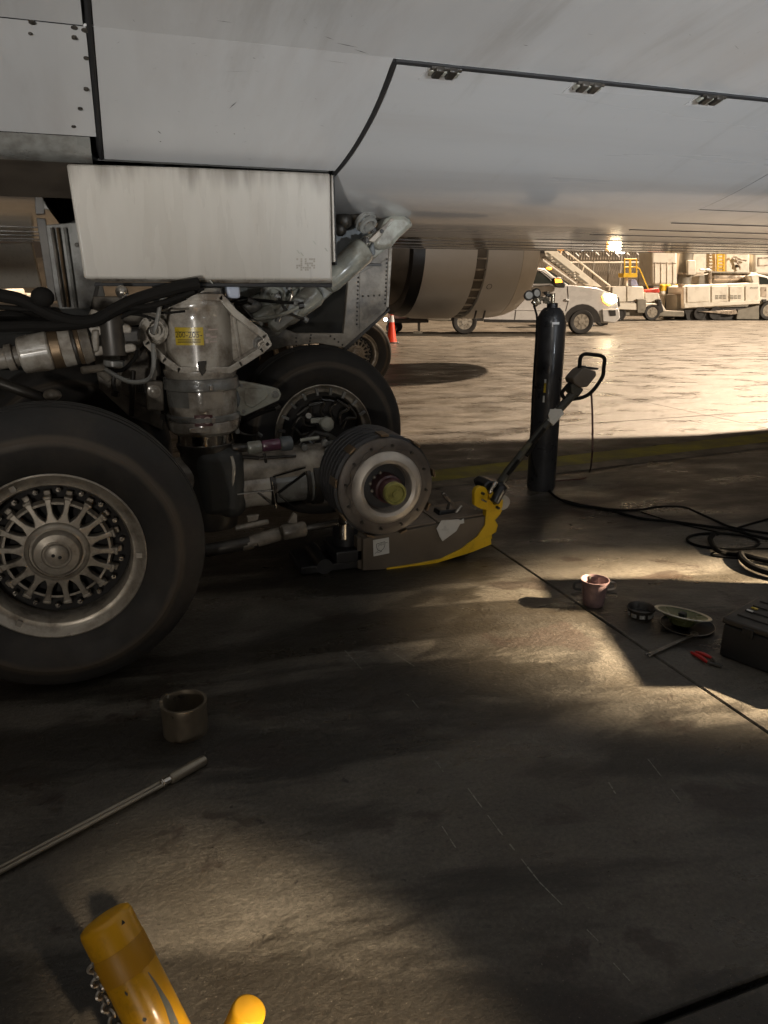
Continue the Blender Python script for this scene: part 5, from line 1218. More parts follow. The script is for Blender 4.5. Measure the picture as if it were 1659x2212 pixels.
# yellow stand close to the standpoint
T1 = 1.46
A1, A2 = pt(224, 1982, T1), pt(384, 2300, T1 - .02)
A2 = A2 + (A2 - A1).normalized() * .02
A3, A4 = pt(540, 2178, 1.40), pt(478, 2320, T1 - .02)
ys = thing('yellow_stand', 'chipped yellow tubular stand with two arms and a chain in the corner', 'stand', Vector((A2.x, A2.y, 0)))
r1 = .052
b = B(); l_ = (A2 - A1).length; b.lathe([(.001, .0), (r1 * .80, .0), (r1 * .95, .004), (r1, .012), (r1, l_)], A1, A2 - A1, 40); arm = b.obj('arm', M['post_yellow'], ys, sharp=50)
b = B(); b.lathe([(r1 + .0008, .058), (r1 + .0012, .060), (r1 + .0012, .112), (r1 + .0008, .114)], A1, A2 - A1, 40, cap=False); b.obj('faded_band', M['post_band'], arm, base=ORG[ys.name])
b = B(); l2 = (A4 - A3).length; r2 = .034; b.lathe([(.001, .0), (r2 * .8, 0), (r2 * .95, .004), (r2, .012), (r2, l2)], A3, A4 - A3, 32); b.obj('arm', M['post_yellow'], ys, sharp=50)
node = (A2 + A4) / 2
b = B(); b.lathe([(.05, .0), (.055, node.z + .02), (.03, node.z + .05)], Vector((node.x, node.y, 0)), (0, 0, 1), 24); b.lathe([(.20, 0), (.20, .012), (.05, .03)], Vector((node.x, node.y, 0)), (0, 0, 1), 32); b.obj('pedestal', M['post_yellow'], ys)
# bare metal gouge on the arm, chain on its left
ax1 = (A2 - A1).normalized(); side = ax1.cross((EYE - A1).normalized()).normalized(); up_ = side.cross(ax1).normalized()
if up_.dot(EYE - A1) < 0: up_ = -up_
def on_arm(h, t): return A1 + ax1 * h + (up_ * math.cos(t) + side * math.sin(t)) * (r1 + .0006)
sg = 1 if side.dot(cw(1, 0)) > 0 else -1
gl = [(.125, .50, .02), (.145, .56, .05), (.17, .60, .10), (.20, .62, .16), (.23, .56, .20), (.27, .50, .12), (.30, .46, .04)]
b = B(); b.strip([on_arm(h, sg * (t - w_)) for h, t, w_ in gl], [on_arm(h, sg * (t + w_ * .6)) for h, t, w_ in gl]); b.obj('bare_metal', M['gear_grey'], arm, base=ORG[ys.name])
b = B()
for (h, t, q) in ((.020, .50, .0045), (.078, .98, .003), (.131, -.45, .0042), (.19, -.30, .003)):
    p_ = [on_arm(h + dh * q * random.uniform(.3, 1.6), sg * t + dt * q / r1 * random.uniform(.3, 1.9)) for dh, dt in ((-1, 0), (-.4, .8), (.6, .7), (1.1, 0), (.5, -.8), (-.5, -.6))]
    b.add(p_, [tuple(range(6))])
o = b.obj('paint_chips', M['dark_gear'], arm, base=ORG[ys.name]); o['kind'] = 'stuff'
cpts = [pt(u, v, T1 - .03) for u, v in ((202, 2072), (206, 2098), (214, 2126), (224, 2152), (236, 2180), (252, 2212), (275, 2250))]
cp = spline(cpts, 2)
lm = None
for i in range(0, len(cp) - 1):
    c = (cp[i] + cp[i + 1]) / 2; d_ = (cp[i + 1] - cp[i]); ln = d_.length * .82; d_ = d_.normalized()
    e_ = d_.cross(Vector((0, 0, 1))).normalized(); e_ = e_ if i % 2 else d_.cross(e_).normalized()
    b = B(); b.tube([c + d_ * (ln * .68 * math.cos(t)) + e_ * (.012 * math.sin(t)) for t in lin(0, 2 * PI, 14)[:-1]], .0042, 6, closed=True); b.obj('chain_link', M['steel'], ys)
b = B(); b.rod(pt(200, 2058, T1 - .01), pt(204, 2076, T1 - .02), .008, 10); b.obj('shackle', M['chrome'], ys)

# ================================================================== FAR APRON
def root(name, label, cat, u, v, Y, group=None):
    p = pY(u, v, Y); p.z = 0
    t = thing(name, label, cat, p, group, -YAW); t['_u'] = 0; del t['_u']
    t_inv = Matrix.Rotation(YAW, 3, 'Z')
    def loc(u_, v_, dy=0.0):                       # point in the picture plane at that distance -> the thing's own axes
        q = pY(u_, v_, Y + dy) - p; return t_inv @ q
    return t, loc
def fq(loc, t, name, m, pts, dy, th, bev=0.0, parent=None):
    b = B(); b.prism([loc(u, v, dy) for u, v in pts], (0, th, 0)); return b.obj(name, m, parent or t, bev=bev, base=Vector())
def road_wheel(t, loc, u, v, rpx, dy, wd=.26, rim=True, Yd=28):
    c = loc(u, v, dy); r = rpx * Yd / F * .985; wz = r
    c.z = r
    b = B(); b.lathe([(r * .62, .0), (r * .70, -.02), (r * .92, -.02), (r, .04), (r, wd - .04), (r * .92, wd), (r * .6, wd)], c, (0, 1, 0), 32, cap=False); w_ = b.obj('wheel', M['wheel_black'], t, base=Vector())
    b = B(); b.lathe([(r * .64, .0), (r * .60, .03), (r * .30, .04), (r * .25, -.01), (.001, -.012)], c, (0, 1, 0), 28); b.obj('hub', M['rim'] if rim else M['rim_dark'], w_, base=Vector())
    if rim:
        for i in range(8):
            a_ = 2 * PI * i / 8; rot = Matrix.Rotation(-a_, 3, 'Y'); b = B(); b.box(c + rot @ Vector((r * .44, .015, 0)), (r * .34, .03, r * .12), rot); b.obj('spoke', M['rim'], w_, base=Vector())
    return w_

# ---- pickup truck
Yp = 28.3
pk, lp = root('pickup_truck', 'silver pickup truck with lit headlight and amber mirror lamp', 'pickup truck', 1130, 700, Yp)
kp = sc(pY(1130, 650, Yp))
arch = lambda cx, cy, r, a0_, a1_, n=10: [(cx + r * math.cos(R(a)), cy - r * math.sin(R(a))) for a in lin(a0_, a1_, n)]
fw, rw = (1258, 697), (1006, 697)
body = [(880, 628), (1030, 628), (1190, 615), (1236, 616), (1290, 622), (1322, 634), (1334, 648), (1336, 668), (1334, 690), (1322, 697), (1304, 699)]
body += arch(fw[0], fw[1], 38, 0, 180)[0:]
body += [(1216, 697), (1050, 692)] + arch(rw[0], rw[1], 36, 8, 172) + [(960, 690), (884, 688)]
fq(lp, pk, 'body', M['truck'], body, 0, 1.95, .05)
cab = [(1030, 628), (1034, 600), (1042, 583), (1060, 578), (1150, 577), (1176, 580), (1196, 596), (1230, 616), (1190, 616)]
fq(lp, pk, 'cab', M['truck'], cab, .14, 1.65, .06)
fq(lp, pk, 'side_window', M['glass'], ((1124, 613), (1126, 588), (1166, 587), (1186, 602), (1194, 612)), .12, .03, .004)
fq(lp, pk, 'side_window', M['glass'], ((1048, 613), (1056, 588), (1118, 588), (1118, 613)), .12, .03, .004)
b = B(); b.tube([lp(u, v, .10) for u, v in ((1120, 615), (1122, 587), (1160, 584), (1172, 586), (1190, 601), (1200, 614))], .02, 6); b.obj('window_trim', M['trim'], pk, base=Vector())
fq(lp, pk, 'windscreen', M['glass'], ((1178, 582), (1182, 581), (1232, 614), (1226, 616)), .3, 1.3, .004)
fq(lp, pk, 'wheel_arch_liner', M['trim'], arch(fw[0], fw[1], 40, 0, 180), -.01, .5); fq(lp, pk, 'wheel_arch_liner', M['trim'], arch(rw[0], rw[1], 38, 5, 175), -.01, .5)
road_wheel(pk, lp, 1256, 697, 26, -.03, Yd=Yp); road_wheel(pk, lp, 1004, 697, 26, -.03, Yd=Yp); road_wheel(pk, lp, 1258, 697, 26, 1.65, Yd=Yp); road_wheel(pk, lp, 1006, 697, 26, 1.65, Yd=Yp)
fq(lp, pk, 'headlight', M['head_lamp'], ((1304, 637), (1318, 634), (1331, 638), (1333, 650), (1322, 656), (1308, 650)), -.03, .25, .01)
fq(lp, pk, 'turn_signal', M['turn_lamp'], ((1300, 640), (1305, 638), (1309, 651), (1320, 657), (1316, 661), (1303, 652)), -.025, .12, .01)
fq(lp, pk, 'bumper', M['truck'], ((1300, 668), (1338, 666), (1340, 688), (1328, 698), (1302, 696)), -.06, 2.05, .04)
fq(lp, pk, 'fog_lamp_recess', M['trim'], ((1315, 670), (1330, 670), (1331, 682), (1318, 683)), -.08, .05, .01)
fq(lp, pk, 'tow_bracket', M['trim'], ((1296, 690), (1316, 694), (1312, 702), (1304, 702)), .1, .3, .01)
fq(lp, pk, 'sill_step', M['trim'], ((1046, 690), (1224, 692), (1224, 698), (1046, 696)), -.04, .2, .01)
for pts in (((1118, 618), (1116, 660), (1112, 690)), ((1226, 618), (1228, 650), (1222, 672)), ((1042, 628), (1042, 690))):
    b = B(); b.tube([lp(u, v, -.004) for u, v in pts], .012, 5); b.obj('door_seam', M['trim'], pk, base=Vector())
b = B(); b.tube([lp(u, v, -.006) for u, v in ((884, 668), (960, 666), (1045, 668), (1180, 670), (1218, 670))], .02, 6); b.obj('side_moulding', M['truck'], pk, base=Vector())
fq(lp, pk, 'door_handle', M['white_tape'], ((1222, 645), (1230, 646), (1230, 650), (1223, 649)), -.05, .05, .008); fq(lp, pk, 'door_handle', M['truck'], ((1120, 638), (1136, 638), (1136, 643), (1120, 643)), -.04, .05, .008)
fq(lp, pk, 'mirror', M['trim'], ((1196, 600), (1214, 602), (1222, 614), (1220, 622), (1202, 621), (1194, 612)), -.42, .3, .03)
fq(lp, pk, 'mirror_lamp', M['orange_lamp'], ((1199, 602), (1213, 604), (1215, 610), (1200, 611)), -.45, .05, .01)
fq(lp, pk, 'mirror_cap', M['white_tape'], ((1204, 598), (1212, 599), (1212, 602), (1203, 601)), -.42, .1, .01)
b = B(); b.sphere(lp(1186, 580, .5), .07, 10, 6, (1.6, 1, .8)); b.obj('roof_marker', M['orange_lamp'], pk, base=Vector())
b = B(); b.sphere(lp(1176, 606, .30), .045, 8, 6); b.obj('cab_lamp', M['white_lamp'], pk, base=Vector())
fq(lp, pk, 'hood_vent', M['trim'], ((1250, 618), (1282, 621), (1282, 624), (1250, 622)), .3, .2, .005)
fq(lp, pk, 'grille', M['trim'], ((1330, 640), (1338, 642), (1340, 662), (1334, 664)), .2, 1.5, .02)
fq(lp, pk, 'rear_bumper', M['grey_gse'], ((922, 668), (972, 667), (974, 692), (960, 694), (924, 692)), -.05, 1.9, .03)
# ---- low towed dolly behind it
dy_, ld = root('towed_dolly', 'low flat dolly on a prop leg behind the pickup truck', 'dolly', 880, 705, 28.6)
fq(ld, dy_, 'frame', M['trim'], ((836, 690), (926, 687), (926, 697), (836, 699)), 0, 1.4, .02)
fq(ld, dy_, 'crate', M['white_gse'], ((884, 668), (902, 668), (902, 686), (884, 688)), .1, .5, .02); fq(ld, dy_, 'crate', M['white_gse'], ((905, 671), (918, 670), (918, 686), (905, 687)), .1, .5, .02)
fq(ld, dy_, 'panel', mat('peach_sheet', (.60, .34, .26), .5), ((838, 660), (876, 672), (880, 688), (838, 692)), .4, .5, .03)
b = B(); b.cyl(ld(905, 696, .2), ld(905, 715, .2), .05, n=10); b.box(ld(902, 718, .2), (.35, .2, .06)); b.obj('prop_leg', M['grey_gse'], dy_, base=Vector())
road_wheel(dy_, ld, 846, 706, 12, .1, .2, False, 28.6); road_wheel(dy_, ld, 858, 706, 12, 1.1, .2, False, 28.6)
b = B(); b.sphere(ld(833, 690, -.1), .07, 10, 6); b.obj('marker_lamp', M['white_lamp'], dy_, base=Vector())
# ---- traffic cone
cn_ = pz(846, 741); kc = sc(cn_)
cn = thing('traffic_cone', 'orange traffic cone with one white band beside the far wheel', 'traffic cone', cn_)
Hc = 1.06
prof = [(.17, .03), (.165, .05), (.105, .50), (.095, .60)]
b = B(); b.box(cn_ + Vector((0, 0, .02)), (.40, .40, .04)); b.obj('base', M['black'], cn, bev=.02)
b = B(); b.lathe([(.165, .04), (.150, .06), (.028, Hc - .03), (.022, Hc), (.001, Hc)], cn_, (0, 0, 1), 28); b.obj('cone_body', M['cone'], cn)
def cr(h): return .150 + (.028 - .150) * (h - .06) / (Hc - .09)
b = B(); b.lathe([(cr(.64) + .003, .64), (cr(.84) + .003, .84)], cn_, (0, 0, 1), 28, cap=False); b.obj('white_band', M['white_tape'], cn)
# ---- passenger stairs
st, ls = root('boarding_stairs', 'white boarding stairs with an amber beacon behind the pickup truck', 'stairs', 1240, 690, 35)
fq(ls, st, 'side_panel', M['white_gse'], ((1176, 536), (1198, 538), (1300, 620), (1266, 616), (1178, 552)), .2, .06, .01)
fq(ls, st, 'side_rib', M['grey_gse'], ((1180, 546), (1184, 545), (1272, 613), (1266, 613)), .17, .04, .004)
fq(ls, st, 'nameplate', M['grey_gse'], ((1243, 586), (1252, 592), (1252, 594), (1243, 588)), .17, .04)
b = B(); b.tube([ls(1172, 562, -.9), ls(1244, 614, -.9)], .05, 8); b.obj('lower_rail', M['white_gse'], st, base=Vector())
for i in range(11):
    t = i / 10; u, v = 1182 + 70 * t, 556 + 54 * t
    b = B(); b.box(ls(u, v, -.35), (.30, 1.1, .05)); b.obj('step', M['grey_gse'], st, base=Vector())
fq(ls, st, 'stringer', M['tank'], ((1174, 564), (1180, 560), (1258, 616), (1248, 618)), -.86, .05)
b = B(); b.tube([ls(1214, 536, .6), ls(1318, 618, .6)], .035, 8); b.tube([ls(1214, 536, .6), ls(1210, 556, .6)], .035, 8); b.tube([ls(1262, 574, .6), ls(1256, 592, .6)], .03, 8); b.tube([ls(1318, 618, .6), ls(1316, 628, .6)], .03, 8); b.obj('handrail', M['white_gse'], st, base=Vector())
b = B(); b.lathe([(.10, 0), (.12, .05), (.12, .16), (.08, .22)], ls(1212, 541, .6), (0, 0, 1), 14); b.obj('beacon', M['orange_lamp'], st, base=Vector())
fq(ls, st, 'chassis', M['white_gse'], ((1180, 640), (1320, 640), (1320, 668), (1180, 668)), -.5, 1.6, .05)
road_wheel(st, ls, 1200, 680, 14, -.55, .2, False, 35); road_wheel(st, ls, 1302, 680, 14, -.55, .2, False, 35)
b = B(); b.tube([ls(1190, 552, 0), ls(1196, 645, 0)], .06, 8); b.tube([ls(1240, 590, 0), ls(1244, 645, 0)], .06, 8); b.obj('support', M['white_gse'], st, base=Vector())
# ---- service lift with a yellow cage
Yl = 40.0
sl_t, ll = root('service_lift', 'cream service lift vehicle carrying a yellow railed cage on a post', 'lift truck', 1390, 690, Yl)
fq(ll, sl_t, 'battery_box', M['white_gse'], ((1322, 619), (1352, 618), (1352, 652), (1322, 652)), 0, 1.2, .04); fq(ll, sl_t, 'battery_box', M['white_gse'], ((1354, 618), (1390, 619), (1392, 650), (1354, 652)), 0, 1.2, .04)
fq(ll, sl_t, 'deck', M['white_gse'], ((1318, 654), (1430, 656), (1440, 672), (1318, 668)), -.2, 1.8, .03)
fq(ll, sl_t, 'chassis', M['grey_gse'], ((1318, 668), (1478, 672), (1478, 684), (1318, 682)), 0, 1.4, .03)
fq(ll, sl_t, 'toolbox', M['grey_gse'], ((1377, 646), (1396, 646), (1396, 676), (1377, 676)), -.25, .4, .02)
fq(ll, sl_t, 'hood', M['white_gse'], ((1392, 630), (1424, 633), (1428, 655), (1392, 654)), .1, 1.2, .06)
fq(ll, sl_t, 'red_cover', M['red_ink'], ((1392, 627), (1424, 622), (1426, 632), (1394, 633)), .1, .8, .05)
road_wheel(sl_t, ll, 1410, 668, 17, -.25, .3, True, Yl); road_wheel(sl_t, ll, 1340, 674, 13, -.1, .3, False, Yl); road_wheel(sl_t, ll, 1412, 668, 17, 1.1, .3, False, Yl)
fq(ll, sl_t, 'fender', M['trim'], ((1420, 648), (1428, 645), (1434, 672), (1422, 680)), -.25, .4, .04)
b = B(); b.tube([ll(1353, 600, .5), ll(1353, 622, .5)], .09, 10); b.obj('post', M['white_gse'], sl_t, base=Vector())
b = B()
cg = [(1347, 558), (1362, 557), (1376, 560)]
for dy in (0, .8):
    for u in (1349, 1361, 1375): b.tube([ll(u, 560, dy), ll(u, 598, dy)], .035, 6)
    for v in (560, 577): b.tube([ll(1349, v, dy), ll(1375, v, dy)], .035, 6)
    b.tube([ll(1375, 577, dy), ll(1381, 580, dy), ll(1400, 624, dy)], .03, 6)
for u in (1349, 1375):
    for v in (560, 577): b.tube([ll(u, v, 0), ll(u, v, .8)], .035, 6)
b.obj('cage_rail', M['yellow_gse'], sl_t, base=Vector())
fq(ll, sl_t, 'cage_floor', M['yellow_gse'], ((1347, 590), (1376, 590), (1376, 599), (1347, 599)), -.03, .9, .01); fq(ll, sl_t, 'cage_panel', M['yellow_gse'], ((1359, 562), (1364, 562), (1364, 592), (1359, 592)), -.04, .05, .01)
fq(ll, sl_t, 'cover', M['bluish'], ((1362, 604), (1374, 603), (1380, 618), (1362, 619)), .6, .5, .05)
# ---- bollards
for i, (u, lb) in enumerate(((1429, 'left yellow bollard beyond the service lift'), (1440, 'middle yellow bollard, partly behind its neighbours'), (1461, 'yellow bollard to the right of the black drum'))):
    p_ = pY(u, 640, 44); p_.z = 0
    bo = thing('bollard', lb, 'bollard', p_, 'yellow bollards by the fence')
    top_ = pY(u, 614, 44).z
    b = B(); b.lathe([(.15, 0), (.15, top_ - .35)], p_, (0, 0, 1), 16); b.obj('post', M['white_gse'], bo)
    b = B(); b.lathe([(.17, top_ - .36), (.17, top_ - .06), (.12, top_), (.001, top_ + .01)], p_, (0, 0, 1), 16); b.obj('sleeve', M['yellow_gse'], bo)
p_ = pY(1450, 640, 43); p_.z = 0; dr = thing('drum', 'black drum standing between the yellow bollards', 'drum', p_)
tz = pY(1450, 620, 43).z
b = B(); b.lathe([(.30, 0), (.30, .3), (.315, .32), (.30, .34), (.30, tz - .2), (.26, tz), (.2, tz)], p_, (0, 0, 1), 20); b.obj('shell', M['black'], dr); b = B(); b.lathe([(.27, tz), (.28, tz + .03), (.001, tz + .04)], p_, (0, 0, 1), 20); b.obj('lid', M['trim'], dr)
# ---- lavatory service truck
Yt = 40.5
tr, lt = root('tank_truck', 'cream service truck with a steel tank on top and vented side panels', 'truck', 1560, 690, Yt)
fq(lt, tr, 'body', M['white_gse'], ((1475, 620), (1488, 616), (1535, 614), (1640, 610), (1644, 656), (1560, 664), (1476, 667)), 0, 2.2, .06)
for (u0, u1, s0) in ((1484, 1533, 0), (1537, 1572, 1), (1576, 1606, 2), (1610, 1640, 3)):
    fq(lt, tr, 'side_panel', M['white_gse'], ((u0, 619), (u1, 617), (u1, 651), (u0, 654)), -.05, .08, .03)
for u0 in (1546, 1578):
    for k in range(3):
        for j in range(3):
            u = u0 + k * 8.2; v = 638 + j * 3.0 - k * .3; fq(lt, tr, 'vent_slot', M['grey_gse'], ((u, v), (u + 6, v - .2), (u + 6, v + 1.5), (u, v + 1.7)), -.07, .03)
b = B(); fq(lt, tr, 'body_lip', M['white_gse'], ((1478, 656), (1642, 648), (1642, 656), (1478, 666)), -.10, .1, .03)
lc_ = lt(1629, 622, -.07); kt = sc(pY(1629, 622, Yt))
text('unit_number', 'PH-057', 5.5 * kt, M['ink'], tr, lambda x, y: lc_ + Vector((x, 0, y + .03 * x)))
b = B(); p_, q_ = lt(1535, 601, 1.0), lt(1632, 600, 1.0); rt = 11 * kt * 1.1
b.lathe([(.001, -.02), (rt * .6, .0), (rt * .92, .08), (rt, .2), (rt, (q_ - p_).length - .15), (rt * .9, (q_ - p_).length), (.001, (q_ - p_).length + .05)], p_, q_ - p_, 28); b.obj('tank', M['tank'], tr, base=Vector())
fq(lt, tr, 'tank_frame', M['grey_gse'], ((1510, 596), (1532, 590), (1534, 616), (1508, 616)), .5, 1.0, .05); b = B(); b.tube([lt(1534, 586, .4), lt(1534, 614, .4)], .08, 8); b.obj('pipe_post', M['tank'], tr, base=Vector())
fq(lt, tr, 'walkway', M['grey_gse'], ((1536, 586), (1622, 588), (1622, 591), (1536, 590)), .6, .9, .01)
for u in (1517, 1529): b = B(); b.sphere(lt(u, 583, .8), .10, 8, 6, (1.6, 1, .7)); b.obj('work_lamp', M['white_tape'], tr, base=Vector())
fq(lt, tr, 'cab', M['white_gse'], ((1620, 596), (1636, 591), (1660, 597), (1676, 615), (1700, 620), (1702, 660), (1640, 660)), .1, 2.0, .08)
fq(lt, tr, 'side_window', M['glass'], ((1640, 597), (1656, 600), (1669, 614), (1641, 614)), .08, .03, .004)
fq(lt, tr, 'door', M['tank'], ((1644, 620), (1656, 620), (1656, 642), (1644, 640)), .07, .04, .01); fq(lt, tr, 'mirror', M['trim'], ((1645, 647), (1656, 646), (1658, 652), (1648, 654)), -.1, .1, .03)
fq(lt, tr, 'side_beam', M['tank'], ((1508, 673), (1590, 669), (1594, 678), (1580, 680)), -.12, .15, .02)
fq(lt, tr, 'step_box', M['grey_gse'], ((1594, 669), (1640, 660), (1640, 690), (1590, 690)), -.05, .6, .03)
fq(lt, tr, 'underframe', M['trim'], ((1478, 668), (1650, 664), (1650, 690), (1484, 692)), .1, 1.8, .02)
road_wheel(tr, lt, 1660, 677, 20, -.05, .3, True, Yt); road_wheel(tr, lt, 1512, 682, 14, -.02, .3, False, Yt); road_wheel(tr, lt, 1545, 682, 14, -.02, .3, False, Yt); road_wheel(tr, lt, 1660, 677, 20, 1.8, .3, False, Yt)
fq(lt, tr, 'rear_step', M['grey_gse'], ((1462, 636), (1480, 634), (1478, 676), (1462, 674)), .3, 1.6, .03)
fq(lt, tr, 'hose_reel', M['tank'], ((1472, 612), (1484, 618), (1486, 632), (1474, 624)), .2, .6, .04)
# ---- white box bodies standing in a row behind
boxes = ((1407, 1464, 536, 616, 'pale box container with faint upright ribs nearest the fence'), (1484, 1551, 536, 594, 'cream box container left of the yellow ladder'), (1565, 1621, 535, 594, 'cream box container with a hoist arm on its face'), (1628, 1700, 539, 594, 'cream box container at the right edge with a framed hatch'))
for i, (u0, u1, v0, v1, lb) in enumerate(boxes):
    bx_t, lb_ = root('box_container', lb, 'container', (u0 + u1) / 2, 640, 47, 'cream box containers in a row')
    fq(lb_, bx_t, 'shell', M['white_gse'], ((u0, v0), (u1, v0), (u1, v1), (u0, v1)), 0, 2.4, .15)
    fq(lb_, bx_t, 'stand', M['grey_gse'], ((u0 + 4, v1 + 1), (u1 - 4, v1 + 1), (u1 - 4, 677), (u0 + 4, 677)), .2, 2.0, .03)
    if i == 0:
        for u in lin(u0 + 9, u1 - 9, 3): fq(lb_, bx_t, 'rib', M['white_gse'], ((u - 1.2, v0 + 30), (u + 1.2, v0 + 30), (u + 1.2, v1 - 4), (u - 1.2, v1 - 4)), -.05, .06, .01)
        fq(lb_, bx_t, 'rail', M['tank'], ((u0 + 3, 567), (u1 - 3, 568), (u1 - 3, 570), (u0 + 3, 569)), -.06, .06, .01)
    if i == 1: fq(lb_, bx_t, 'frame', M['tank'], ((u0 + 8, 546), (u1 - 6, 545), (u1 - 6, 546.6), (u0 + 8, 547.6)), -.05, .06, .01); fq(lb_, bx_t, 'box', M['white_gse'], ((1486, 562), (1503, 562), (1503, 594), (1486, 594)), -.4, .4, .04)
    if i == 2:
        b = B(); b.tube([lb_(u, v, -.2) for u, v in ((1576, 560), (1586, 554), (1598, 560), (1612, 563))], .06, 6); b.tube([lb_(1588, 554, -.2), lb_(1600, 582, -.2)], .06, 6); b.obj('hoist_arm', M['tank'], bx_t, base=Vector())
        fq(lb_, bx_t, 'valve', M['trim'], ((1591, 572), (1596, 572), (1596, 578), (1591, 578)), -.2, .2, .02)
    if i == 3: fq(lb_, bx_t, 'hatch', M['tank'], ((1638, 556), (1700, 553), (1700, 556), (1641, 559), (1641, 572), (1700, 570), (1700, 573), (1638, 575)), -.05, .06, .01)
gc_t, lg = root('round_tank', 'grey upright round tank between two cream containers', 'tank', 1474, 640, 46.5)
b = B(); c_ = lg(1474, 640, .8); c_.z = 0; b.lathe([(.42, 0), (.42, lg(1474, 540).z), (.3, lg(1474, 536).z)], c_, (0, 0, 1), 24); b.obj('shell', M['grey_gse'], gc_t, base=Vector())
for z_ in (1.0, 2.4):
    b = B(); b.lathe([(.425, z_), (.44, z_ + .02), (.44, z_ + .08), (.425, z_ + .1)], c_, (0, 0, 1), 24, cap=False); b.obj('hoop', M['tank'], gc_t, base=Vector())
ly, lyl = root('yellow_ladder', 'yellow upright ladder between the cream containers', 'ladder', 1556, 640, 46.6)
for u in (1549.5, 1563): b = B(); b.tube([lyl(u, 539), lyl(u, 680)], .07, 6); b.obj('rail', M['yellow_gse'], ly, base=Vector())
for k in range(14): b = B(); b.tube([lyl(1549.5, 543 + k * 7.2), lyl(1563, 543 + k * 7.2)], .045, 6); b.obj('rung', M['yellow_gse'], ly, base=Vector())
# ---- perimeter fence
fe, lf = root('perimeter_fence', 'galvanised wire fence topped with coils of razor wire', 'fence', 1330, 640, 52)
u0, u1 = 1180, 1480
for k in range(10):
    u = lin(u0, u1, 9)[k]; b = B(); c_ = lf(u, 600); c_.z = 0; b.cyl(c_, Vector((c_.x, 0, lf(u, 562).z)), .045, n=8); b.cyl(Vector((c_.x, 0, lf(u, 562).z)), Vector((c_.x, -.35, lf(u, 549).z)), .03, n=6); b.obj('fence_post', M['fence'], fe, base=Vector())
for v in (567, 640):
    b = B(); b.tube([lf(u0, v), lf(u1, v)], .05, 6); b.obj('rail', M['white_gse'] if v == 567 else M['fence'], fe, base=Vector())
b = B(); xl, xr = lf(u0, 567).x, lf(u1, 567).x; zt_ = lf(1300, 568).z
nx = int((xr - xl) / .16)
for i in range(nx):
    x = xl + i * .16
    for s in (-1, 1):
        p_, q_ = Vector((x, .0, .05)), Vector((x + s * .55 * 0 + s * .9, .0, zt_)); d_ = (q_ - p_).normalized(); e_ = Vector((d_.z, 0, -d_.x)) * .004
        b.add([p_ - e_, q_ - e_, q_ + e_, p_ + e_], [(0, 1, 2, 3)])
o = b.obj('wire_mesh', M['fence'], fe, base=Vector()); o['kind'] = 'stuff'
b = B(); n_ = 520; rz = .27; zc = lf(1300, 552).z
b.tube([Vector((xl + (xr - xl) * i / n_, -.15 + rz * math.cos(i * .62), zc + rz * math.sin(i * .62))) for i in range(n_)], .014, 4); b.obj('razor_wire', M['fence'], fe, base=Vector())
for k in range(10):
    b = B(); p_ = lf(1225 + k * 22, 548 + (k % 3) * 2, -.45); b.tube([p_ + Vector((-.12, 0, .10)), p_, p_ + Vector((.10, 0, -.10))], .03, 5); b.obj('barb_arm', M['white_tape'], fe, base=Vector())
# ---- cars parked beyond the fence, glowing beads standing for their lamps and glints
car_l = ('dark saloon car beyond the fence, first from the stairs', 'dark car parked beyond the fence left of the yellow cage', 'dark car beyond the fence just under the yellow cage', 'dark car beyond the fence right of the yellow cage')
for i, u in enumerate((1262, 1308, 1352, 1398)):
    ct, lcar = root('parked_car', car_l[i], 'car', u, 640, 60 + i * .8, 'dark cars parked beyond the fence')
    k_ = 27.0
    def cq(name, m, pts, dy, th, bev=.05): return fq(lcar, ct, name, m, [(u + x, 662 - y) for x, y in pts], dy, th, bev)
    cq('body', M['car_dark'], ((-26, 5), (-28, 16), (-22, 20), (22, 21), (27, 17), (28, 7), (24, 4)), 0, 1.7)
    cq('cabin', M['glass'], ((-18, 20), (-12, 31), (8, 32), (18, 21)), .15, 1.4)
    for x in (-17, 17): road_wheel(ct, lcar, u + x, 658, 7.5, -.02, .2, False, 60)
    for (x, y, m) in ((-24, 15, 'white_lamp'), (-12, 30, 'white_lamp'), (9, 24, 'red_lamp' if i == 1 else 'white_lamp'), (22, 16, 'white_lamp')):
        b = B(); b.sphere(lcar(u + x, 662 - y, -.05), .075, 8, 6, (1.2, .6, .7)); b.obj('lamp', M[m], ct, base=Vector())
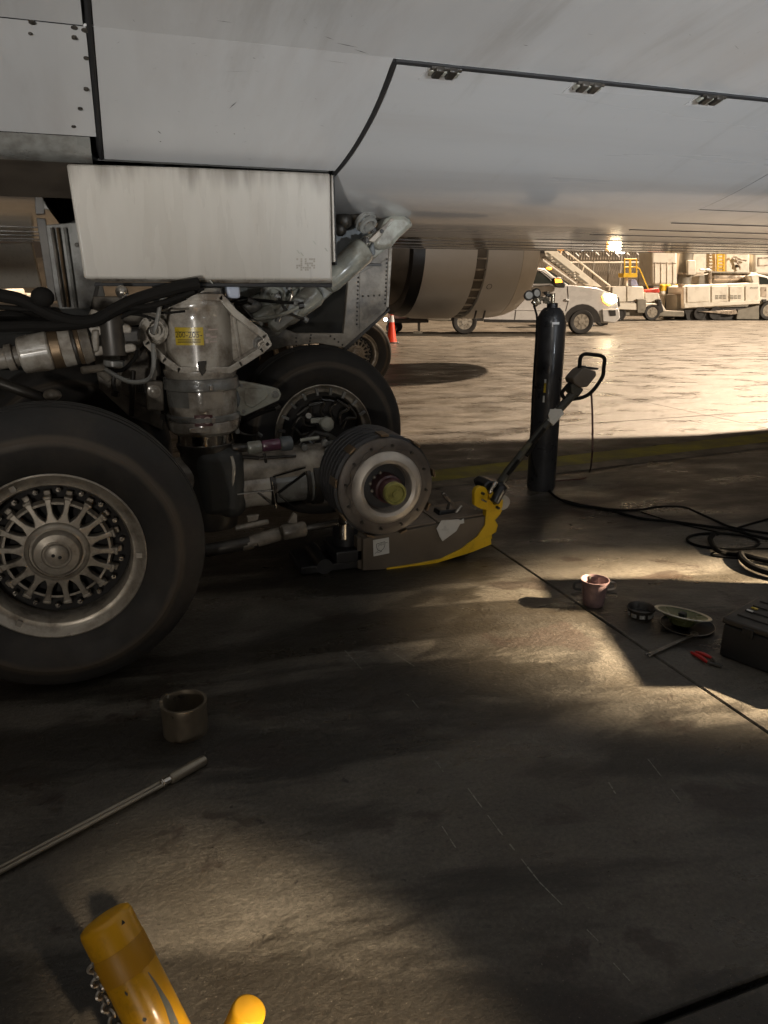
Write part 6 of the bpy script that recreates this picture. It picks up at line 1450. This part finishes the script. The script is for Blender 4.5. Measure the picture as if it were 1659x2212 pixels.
# ---- lamps on poles beyond
for i, (u, v, lb) in enumerate(((1339, 545, 'twin lamp pole shining white above the yellow cage'),)):
    lpt, llp = root('lamp_pole', lb, 'lamp pole', u, 640, 66)
    c_ = llp(u, 600); c_.z = 0; b = B(); b.cyl(c_, Vector((c_.x, 0, llp(u, v + 2).z)), .07, n=8); b.obj('pole', M['fence'], lpt, base=Vector())
    for du in (-4, 5): b = B(); b.sphere(llp(u + du, v, 0), .17, 10, 6, (1.3, 1, .6)); b.obj('lamp_head', M['white_lamp'], lpt, base=Vector())
# ---- low scrub bank closing the view beyond the fence
b = B(); rows = []
for (Y_, z_) in ((84, -.05), (88, 2.2), (94, 4.4), (104, 6.0), (125, 6.2)):
    rows.append([cw(x, Y_ + 2 * math.sin(x * .07), z_ * (1 + .12 * math.sin(x * .11 + Y_)) if z_ > 0 else z_) for x in lin(-80, 110, 60)])
for a_, c_ in zip(rows, rows[1:]): b.strip(a_, c_)
o = b.obj('hill', M['hill']); o['kind'] = 'structure'
# ---- white van glimpsed at the left under the hoses
vn, lv = root('white_van', 'small white van with red stripes seen under the hoses at the left', 'van', 0, 660, 40)
fq(lv, vn, 'body', M['white_gse'], ((-70, 612), (10, 616), (18, 628), (18, 648), (-70, 650)), 0, 1.9, .1)
fq(lv, vn, 'red_stripe', M['red_ink'], ((-60, 628), (10, 628), (10, 631), (-60, 631)), -.02, .04); fq(lv, vn, 'red_stripe', M['red_ink'], ((-60, 636), (8, 636), (8, 639), (-60, 639)), -.02, .04)
road_wheel(vn, lv, 2, 650, 9, -.02, .25, False, 40); road_wheel(vn, lv, -50, 650, 9, -.02, .25, False, 40)
cr_, lcr = root('ramp_cart', 'small white cart beyond the hoses, right of the white van', 'cart', 50, 660, 42)
fq(lcr, cr_, 'tray', M['white_gse'], ((20, 632), (60, 634), (60, 646), (20, 646)), 0, 1.2, .05); fq(lcr, cr_, 'seat', M['white_gse'], ((24, 622), (32, 622), (36, 634), (24, 634)), .3, .5, .05); fq(lcr, cr_, 'canopy_post', M['white_gse'], ((100, 604), (118, 606), (118, 632), (100, 632)), .3, .5, .05)
road_wheel(cr_, lcr, 28, 650, 7, -.02, .2, False, 42); road_wheel(cr_, lcr, 54, 650, 7, -.02, .2, False, 42)
